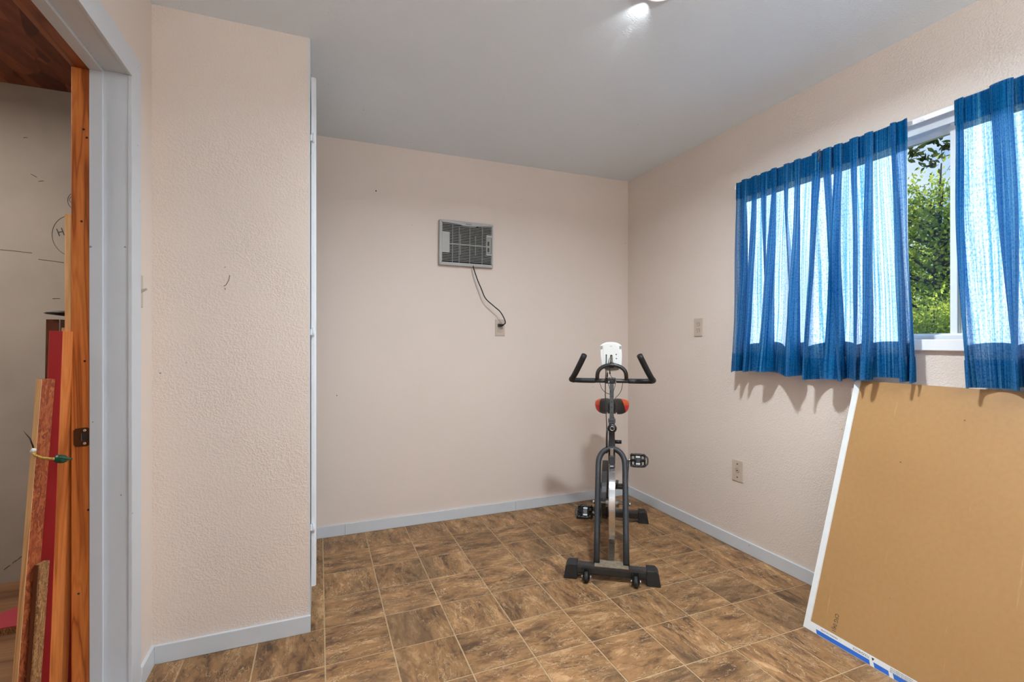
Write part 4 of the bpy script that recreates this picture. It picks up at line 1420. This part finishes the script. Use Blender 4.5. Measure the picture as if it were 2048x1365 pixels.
# console clamp on the loop
bp(MB().lathe([(0.0145, -0.014), (0.015, -0.012), (0.015, 0.012), (0.0145, 0.014)], L(0.395, 0.0, HB + 0.092), (1, 0, 0), n=16), 'console_clamp', 'black_plastic')
bp(MB().tube([L(0.392, 0.0, HB + 0.098), L(0.40, 0.0, HB + 0.12), L(0.421, -0.001, HB + 0.142)], 0.0065, n=10), 'console_stalk', 'tube_dirty')
# wires
wires = [
    [L(0.417, -0.031, 1.112), L(0.396, -0.031, 1.07), L(0.372, -0.034, 0.99), L(0.372, -0.036, 0.90), L(0.345, -0.032, 0.80), L(0.315, -0.027, 0.70)],
    [L(0.417, -0.002, 1.107), L(0.392, -0.016, 1.085), L(0.382, -0.024, 1.045), L(0.382, -0.026, 1.00), L(0.384, -0.022, 0.955), L(0.365, -0.004, 0.90)],
    [L(0.417, -0.001, 1.105), L(0.384, -0.010, 1.05), L(0.380, -0.010, 1.005), L(0.382, 0.012, 0.968), L(0.385, 0.022, 0.95), L(0.372, 0.008, 0.90)],
    [L(0.40, -0.068, 0.95), L(0.385, -0.055, 0.915), L(0.37, -0.030, 0.895), L(0.345, -0.008, 0.89)],
    [L(0.40, 0.063, 0.95), L(0.39, 0.05, 0.90), L(0.37, 0.02, 0.865), L(0.355, 0.012, 0.85)],
]
for i, wp in enumerate(wires):
    bp(MB().tube(smooth_path(wp, 6), 0.0026 if i == 0 else 0.0016, n=6), 'wire', 'cable')
bp(MB().tube([L(0.382, -0.025, 1.012), L(0.382, -0.026, 0.985)], 0.0045, n=8), 'wire_joint', 'black_plastic')
bp(MB().tube([L(0.380, -0.011, 1.025), L(0.380, -0.010, 1.003)], 0.0042, n=8), 'wire_joint', 'black_plastic')


# saddle: one lofted body, nose towards the camera
def saddle():
    secs = [(0.655, 0.018, 0.030, 0.775), (0.69, 0.026, 0.040, 0.782), (0.74, 0.036, 0.048, 0.780), (0.79, 0.060, 0.056, 0.775),
            (0.835, 0.092, 0.060, 0.768), (0.875, 0.111, 0.060, 0.766), (0.91, 0.108, 0.052, 0.768), (0.93, 0.080, 0.036, 0.772)]
    bm = bmesh.new()
    n = 28
    rings = []
    for (u, hw, hh, zc) in secs:
        ring = []
        for k in range(n):
            a = 2 * math.pi * k / n
            cx, sx = math.cos(a), math.sin(a)
            x = hw * math.copysign(abs(cx) ** 0.8, cx)
            z = zc + hh * math.copysign(abs(sx) ** 0.75, sx) * (0.66 if sx > 0 else 1.25)
            if sx > 0:
                z -= 0.010 * math.exp(-(x / 0.016) ** 2) * (1 if u > 0.7 else 0.3)
            else:
                z += 0.018 * math.exp(-(x / 0.05) ** 2) * (hw / 0.11)
            ring.append(bm.verts.new((x, u, z)))
        rings.append(ring)
    for a, b in zip(rings, rings[1:]):
        for k in range(n):
            bm.faces.new((a[k], a[(k + 1) % n], b[(k + 1) % n], b[k]))
    bm.faces.new(rings[0][::-1])
    bm.faces.new(rings[-1])
    bmesh.ops.recalc_face_normals(bm, faces=bm.faces[:])
    bmesh.ops.subdivide_edges(bm, edges=bm.edges[:], cuts=1, use_grid_fill=True, smooth=0.6)
    return bm


def saddle_part(name, mat, planes, grow, parent):
    """keep the part of the saddle on the positive side of each (point, normal) plane"""
    bm = saddle()
    for co, no in planes:
        bmesh.ops.bisect_plane(bm, geom=bm.verts[:] + bm.edges[:] + bm.faces[:], plane_co=co, plane_no=no, clear_inner=True)
    bm.normal_update()
    if grow:
        for v in bm.verts:
            v.co += v.normal * grow
    for f in bm.faces:
        f.smooth = True
    me = bpy.data.meshes.new(name)
    bm.to_mesh(me)
    bm.free()
    me.materials.append(M[mat])
    return link(name, me, parent)


sd_o = saddle_part('saddle', 'seat_black', [], 0, bike)
for pl in (((-0.074, 0.86, 0.77), (-1, 0.15, 0.08)), ((0.070, 0.86, 0.77), (1, 0.15, 0.35))):
    p = saddle_part('saddle_side', 'seat_red', [pl, ((0, 0, 0.764), (0, 0, -1))], 0.0012, sd_o)
    p['label'] = 'red lower side'
    p = saddle_part('saddle_wing', 'seat_orange', [pl, ((0, 0, 0.764), (0, 0, 1))], 0.0012, sd_o)
    p['label'] = 'orange upper side'
bp(MB().tube([L(0.70, -0.028, 0.730), L(0.76, -0.022, 0.722), L(0.86, -0.03, 0.735)], 0.0045, n=8), 'saddle_rail', 'steel')
bp(MB().tube([L(0.70, 0.028, 0.730), L(0.76, 0.022, 0.722), L(0.86, 0.03, 0.735)], 0.0045, n=8), 'saddle_rail', 'steel')

# ---- lumber leaning beyond the doorway ------------------------------------------


def leaning(name, label, cat, parts, base, top, group=None, rz=-14):
    """a sheared upright stick: parts = [(part_name, mat, x0,x1,y0,y1,z0,z1)] about the base corner, its foot at base, head at top"""
    root = empty(name, base)
    tag(root, label, cat, group)
    dx, dy, dz = (top[i] - base[i] for i in range(3))
    ax = Vector((dx, dy, dz))
    ln = ax.length
    rot = Vector((0, 0, 1)).rotation_difference(ax.normalized()).to_matrix().to_4x4() @ Matrix.Rotation(R(rz), 4, 'Z')
    for (pn, mat, x0, x1, y0, y1, z0, z1) in parts:
        o = MB().box(x0, x1, y0, y1, z0 * ln, z1 * ln, bev=min(0.0012, 0.2 * min(abs(x1 - x0), abs(y1 - y0)))).build(pn, mat, root)
        o.matrix_local = rot
    return root


G = 'lumber leaning beyond the doorway'
leaning('lumber_board', 'fir two-by-four with a red painted edge, tied up beside the stud', 'lumber',
        [('timber', 'orange_fir2', -0.038, 0.0, 0.0009, 0.088, 0, 1), ('painted_edge', 'red_paint', -0.036, -0.0005, 0.0, 0.0014, 0, 1), ('painted_back', 'red_paint', -0.002, 0.0006, 0.074, 0.0886, 0, 1)],
        (-0.7606, 1.8605, 0.0), (-0.7235, 1.8605, 1.2235), G)
leaning('lumber_board', 'narrow strand board strip with a pale edge, left of the red-edged timber', 'lumber',
        [('core', 'osb', -0.018, 0.0, 0.0010, 0.037, 0, 1), ('pale_edge', 'pale_pine', -0.0185, -0.0003, 0.0, 0.0014, 0, 1)],
        (-0.8150, 1.800, 0.0), (-0.7500, 1.805, 1.081), G, -30)
leaning('lumber_board', 'short crumbly particle board strip between the two taller boards', 'lumber',
        [('core', 'particle', -0.016, 0.0, 0.0008, 0.034, 0, 1), ('worn_edge', 'brown_wood', -0.016, -0.005, 0.0, 0.0012, 0, 1)],
        (-0.7820, 1.803, 0.0), (-0.7530, 1.805, 0.54), G)
leaning('lumber_board', 'dark fir plank standing in the shade between red-edged timber and stud', 'lumber',
        [('plank', 'header', -0.022, 0.0, 0.0, 0.06, 0, 1)],
        (-0.7390, 1.966, 0.0), (-0.7220, 1.966, 1.15), G, 0)
leaning('lumber_board', 'pale pine offcut nailed upright to the back of the stud', 'lumber',
        [('offcut', 'pale_pine', -0.016, 0.0, 0.0, 0.036, 0, 1)],
        (-0.7205, 1.905, 1.222), (-0.7205, 1.905, 1.592), G, 0)
post2 = leaning('lumber_post', 'dark brown post under a flat black cap, behind the red-edged timber', 'post',
                [('post', 'brown_wood', -0.040, 0.0, 0.0, 0.04, 0, 0.93), ('metal_strap', 'steel', -0.002, 0.0006, 0.0, 0.003, 0.7, 0.93), ('dark_stick', 'black_plastic', 0.001, 0.022, 0.0, 0.03, 0, 0.86), ('pale_clip', 'pale_pine', 0.008, 0.024, -0.003, 0.001, 0.875, 0.91)],
                (-0.815, 2.026, 0.0), (-0.795, 2.026, 1.36), None)
MB().lathe([(0.004, 1.274), (0.07, 1.283), (0.074, 1.286), (0.05, 1.292), (0.01, 1.296)], (0.045, 0.03, 0), (0.0, 0.0, 1), n=32).build('cap', 'black_plastic', post2)

# elastic cord round the boards
ec = empty('bungee_cord', (-0.752, 1.817, 0.843))
tag(ec, 'yellow braided bungee cord with a dark green hook tied round the boards', 'bungee cord')
EI = Matrix.Translation(-Vector(ec.location))  # parts below are given in room coordinates
MB().tube(smooth_path([(-0.7633, 1.7981, 0.8737), (-0.7577, 1.7840, 0.8672), (-0.7418, 1.7775, 0.8596), (-0.7230, 1.7775, 0.8540), (-0.7061, 1.7812, 0.8502)], 6), 0.0036, n=8).build('braid', 'rope', ec, EI)
MB().lathe([(0.006, -0.016), (0.0115, -0.010), (0.0125, 0.0), (0.0105, 0.010), (0.005, 0.016)], (-0.6995, 1.7878, 0.8484), (1, 0.0, -0.25), n=16).build('hook_body', 'green_plastic', ec, EI)
MB().tube(smooth_path([(-0.6986, 1.7793, 0.8540), (-0.6911, 1.7775, 0.8530), (-0.6836, 1.7830, 0.8489), (-0.6765, 1.7943, 0.8455)], 5), 0.0028, n=8).build('hook_wire', 'green_plastic', ec, EI)
MB().lathe([(0.002, -0.008), (0.0065, -0.005), (0.006, 0.004), (0.003, 0.007)], (-0.7653, 1.7971, 0.8765), (0.5, 0, 1), n=12).build('end_knot', 'gyp_white', ec, EI)
MB().tube([(-0.7648, 1.7981, 0.8822), (-0.7728, 1.7981, 0.9113), (-0.7878, 1.7981, 0.9348)], [0.0022, 0.0018, 0.0004], n=6).build('wire_end', 'cable', ec, EI)

pk = empty('painted_panel', (-1.23, 2.66, 0))
tag(pk, 'pink-painted strand board scrap lying on the plywood floor', 'board scrap')
pm = MB().prism([(-0.30, -0.09), (0.13, -0.09), (0.13, 0.30), (-0.02, 0.06)], 'Z', 0.026, 0.030).build('painted_face', 'pink_paint', pk)
MB().prism([(-0.30, -0.09), (0.13, -0.09), (0.13, 0.30), (-0.02, 0.06)], 'Z', 0.0, 0.026).build('strand_core', 'particle', pk)

# ================================================================== OUTSIDE
ground = struct(MB().box(XR + 0.13, 60, -40, 60, -0.9, -0.6).build('ground', 'grass'), 'grass outside the window')


def leaves_mesh(name, centres, size, seed, mat, asp=1.6):
    rng = np.random.default_rng(seed)
    n = len(centres)
    a = rng.normal(size=(n, 3)); a /= np.linalg.norm(a, axis=1)[:, None]
    b = rng.normal(size=(n, 3)); b -= (a * b).sum(1)[:, None] * a; b /= np.linalg.norm(b, axis=1)[:, None]
    s = size * rng.uniform(0.6, 1.35, n)[:, None]
    v = np.empty((n, 6, 3))
    v[:, 0] = centres - a * s * asp / 2
    v[:, 1] = centres - a * s * 0.25 + b * s * 0.42
    v[:, 2] = centres + a * s * 0.3 + b * s * 0.34
    v[:, 3] = centres + a * s * asp / 2
    v[:, 4] = centres + a * s * 0.3 - b * s * 0.34
    v[:, 5] = centres - a * s * 0.25 - b * s * 0.42
    me = bpy.data.meshes.new(name)
    me.from_pydata(v.reshape(-1, 3).tolist(), [], np.arange(n * 6).reshape(n, 6).tolist())
    me.materials.append(M[mat])
    return me


def tree(label, base, height, crown, n_branch, n_leaf, size, seed, mats):
    rng = random.Random(seed)
    g = np.random.default_rng(seed)
    root = empty('leafy_tree', base)
    tag(root, label, 'tree', 'trees outside the window')
    tr = MB()
    tr.tube([(0, 0, 0), (0.05, 0.03, height * 0.3), (-0.05, 0.05, height * 0.6), (0.05, 0, height * 0.92)], [height * 0.018, height * 0.014, height * 0.009, height * 0.002], n=8)
    tips = []
    for k in range(n_branch):
        t = rng.uniform(0.12, 0.88)
        az = rng.uniform(0, 6.28)
        rr = crown * (0.45 + 0.6 * math.sin(math.pi * (0.15 + 0.8 * t))) * rng.uniform(0.55, 1.0)
        z0 = height * t * 0.85
        p0 = Vector((0, 0, z0))
        p2 = Vector((math.cos(az) * rr, math.sin(az) * rr, z0 + rr * rng.uniform(0.25, 0.75)))
        p1 = p0.lerp(p2, 0.5) + Vector((0, 0, rr * 0.1))
        tr.tube([p0, p1, p2], [height * 0.0065, height * 0.004, height * 0.0012], n=5)
        for q in (0.45, 0.6, 0.75, 0.9, 1.0):
            tips.append((p0.lerp(p1, q * 2) if q < 0.5 else p1.lerp(p2, q * 2 - 1), 0.14 * crown + 0.12))
    tr.build('trunk', 'bark', root)
    per = n_leaf // len(tips)
    for mi, mat in enumerate(mats):
        cs = []
        for i, (p, sp__) in enumerate(tips):
            if i % len(mats) != mi:
                continue
            cs.append(np.array(p) + g.normal(size=(per, 3)) * np.array([sp__, sp__, sp__ * 0.75]))
        o = link('leaves', leaves_mesh('leaves', np.concatenate(cs), size, seed + mi, mat), root)
        o['kind'] = 'stuff'
    return root


tree('tall light green tree in the middle of the window gap', (12.6, 6.2, -0.6), 6.2, 1.7, 80, 16000, 0.06, 3, ('leaf', 'leaf2'))
tree('rounded green shrub filling the foot of the window gap', (8.4, 4.2, -0.6), 2.6, 0.85, 70, 16000, 0.033, 4, ('leaf2', 'leaf'))
tree('broad yellow-green tree far behind the window gap', (21.0, 9.4, -0.6), 5.2, 2.6, 60, 11000, 0.12, 6, ('leaf2', 'leaf'))
tree('green tree standing behind the far curtain', (13.5, 12.2, -0.6), 5.4, 1.9, 50, 6000, 0.11, 8, ('leaf',))
tree('green tree standing behind the near curtain', (13.5, 1.4, -0.6), 4.6, 1.7, 50, 6000, 0.11, 9, ('leaf',))

# a second tree whose leafy bough hangs into the top of the view
tw = empty('overhanging_tree', (9.2, 10.1, -0.6))
tag(tw, 'tree with a dark leafy bough hanging into the top of the window gap', 'tree')
tb_ = MB()
tb_.tube([(0, 0, 0), (0.05, 0.05, 2.5), (0.0, 0.0, 5.2), (0.1, -0.2, 7.6)], [0.16, 0.13, 0.09, 0.03], n=10)
g = np.random.default_rng(21)
cents = []
stems = [([(0, 0, 4.7), (0.1, 1.9, 5.0), (0.0, 4.2, 5.28), (0.0, 5.5, 5.22), (0.0, 6.3, 4.95)], 0.05, 0.66),
         ([(0.0, 5.2, 5.25), (0.05, 5.55, 4.95), (0.0, 5.85, 4.72)], 0.014, 0.3),
         ([(0.0, 5.5, 5.22), (0.05, 5.9, 4.95), (0.03, 6.02, 4.66)], 0.014, 0.3),
         ([(0.0, 4.9, 5.28), (0.1, 5.2, 4.95), (0.05, 5.5, 4.62)], 0.014, 0.3),
         ([(0.0, 5.9, 5.1), (-0.06, 6.2, 4.9), (-0.07, 6.35, 4.72)], 0.012, 0.3),
         ([(0.0, 5.7, 5.2), (0.1, 6.05, 5.25), (0.1, 6.5, 5.12)], 0.012, 0.3)]
stems = [([(x_, -y_, z_) for x_, y_, z_ in st_], r_, t0_) for st_, r_, t0_ in stems]
for st_, r_, t0_ in stems:
    sp2 = smooth_path(st_, 10)
    tb_.tube(sp2, [r_ * (1 - 0.88 * i / len(sp2)) for i in range(len(sp2))], n=6)
    for p in sp2[int(len(sp2) * t0_):]:
        for _ in range(5):
            cents.append(np.array(p) + g.normal(size=3) * 0.075)
tb_.build('trunk', 'bark', tw)
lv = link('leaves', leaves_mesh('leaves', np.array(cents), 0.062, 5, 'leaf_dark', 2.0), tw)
lv['kind'] = 'stuff'
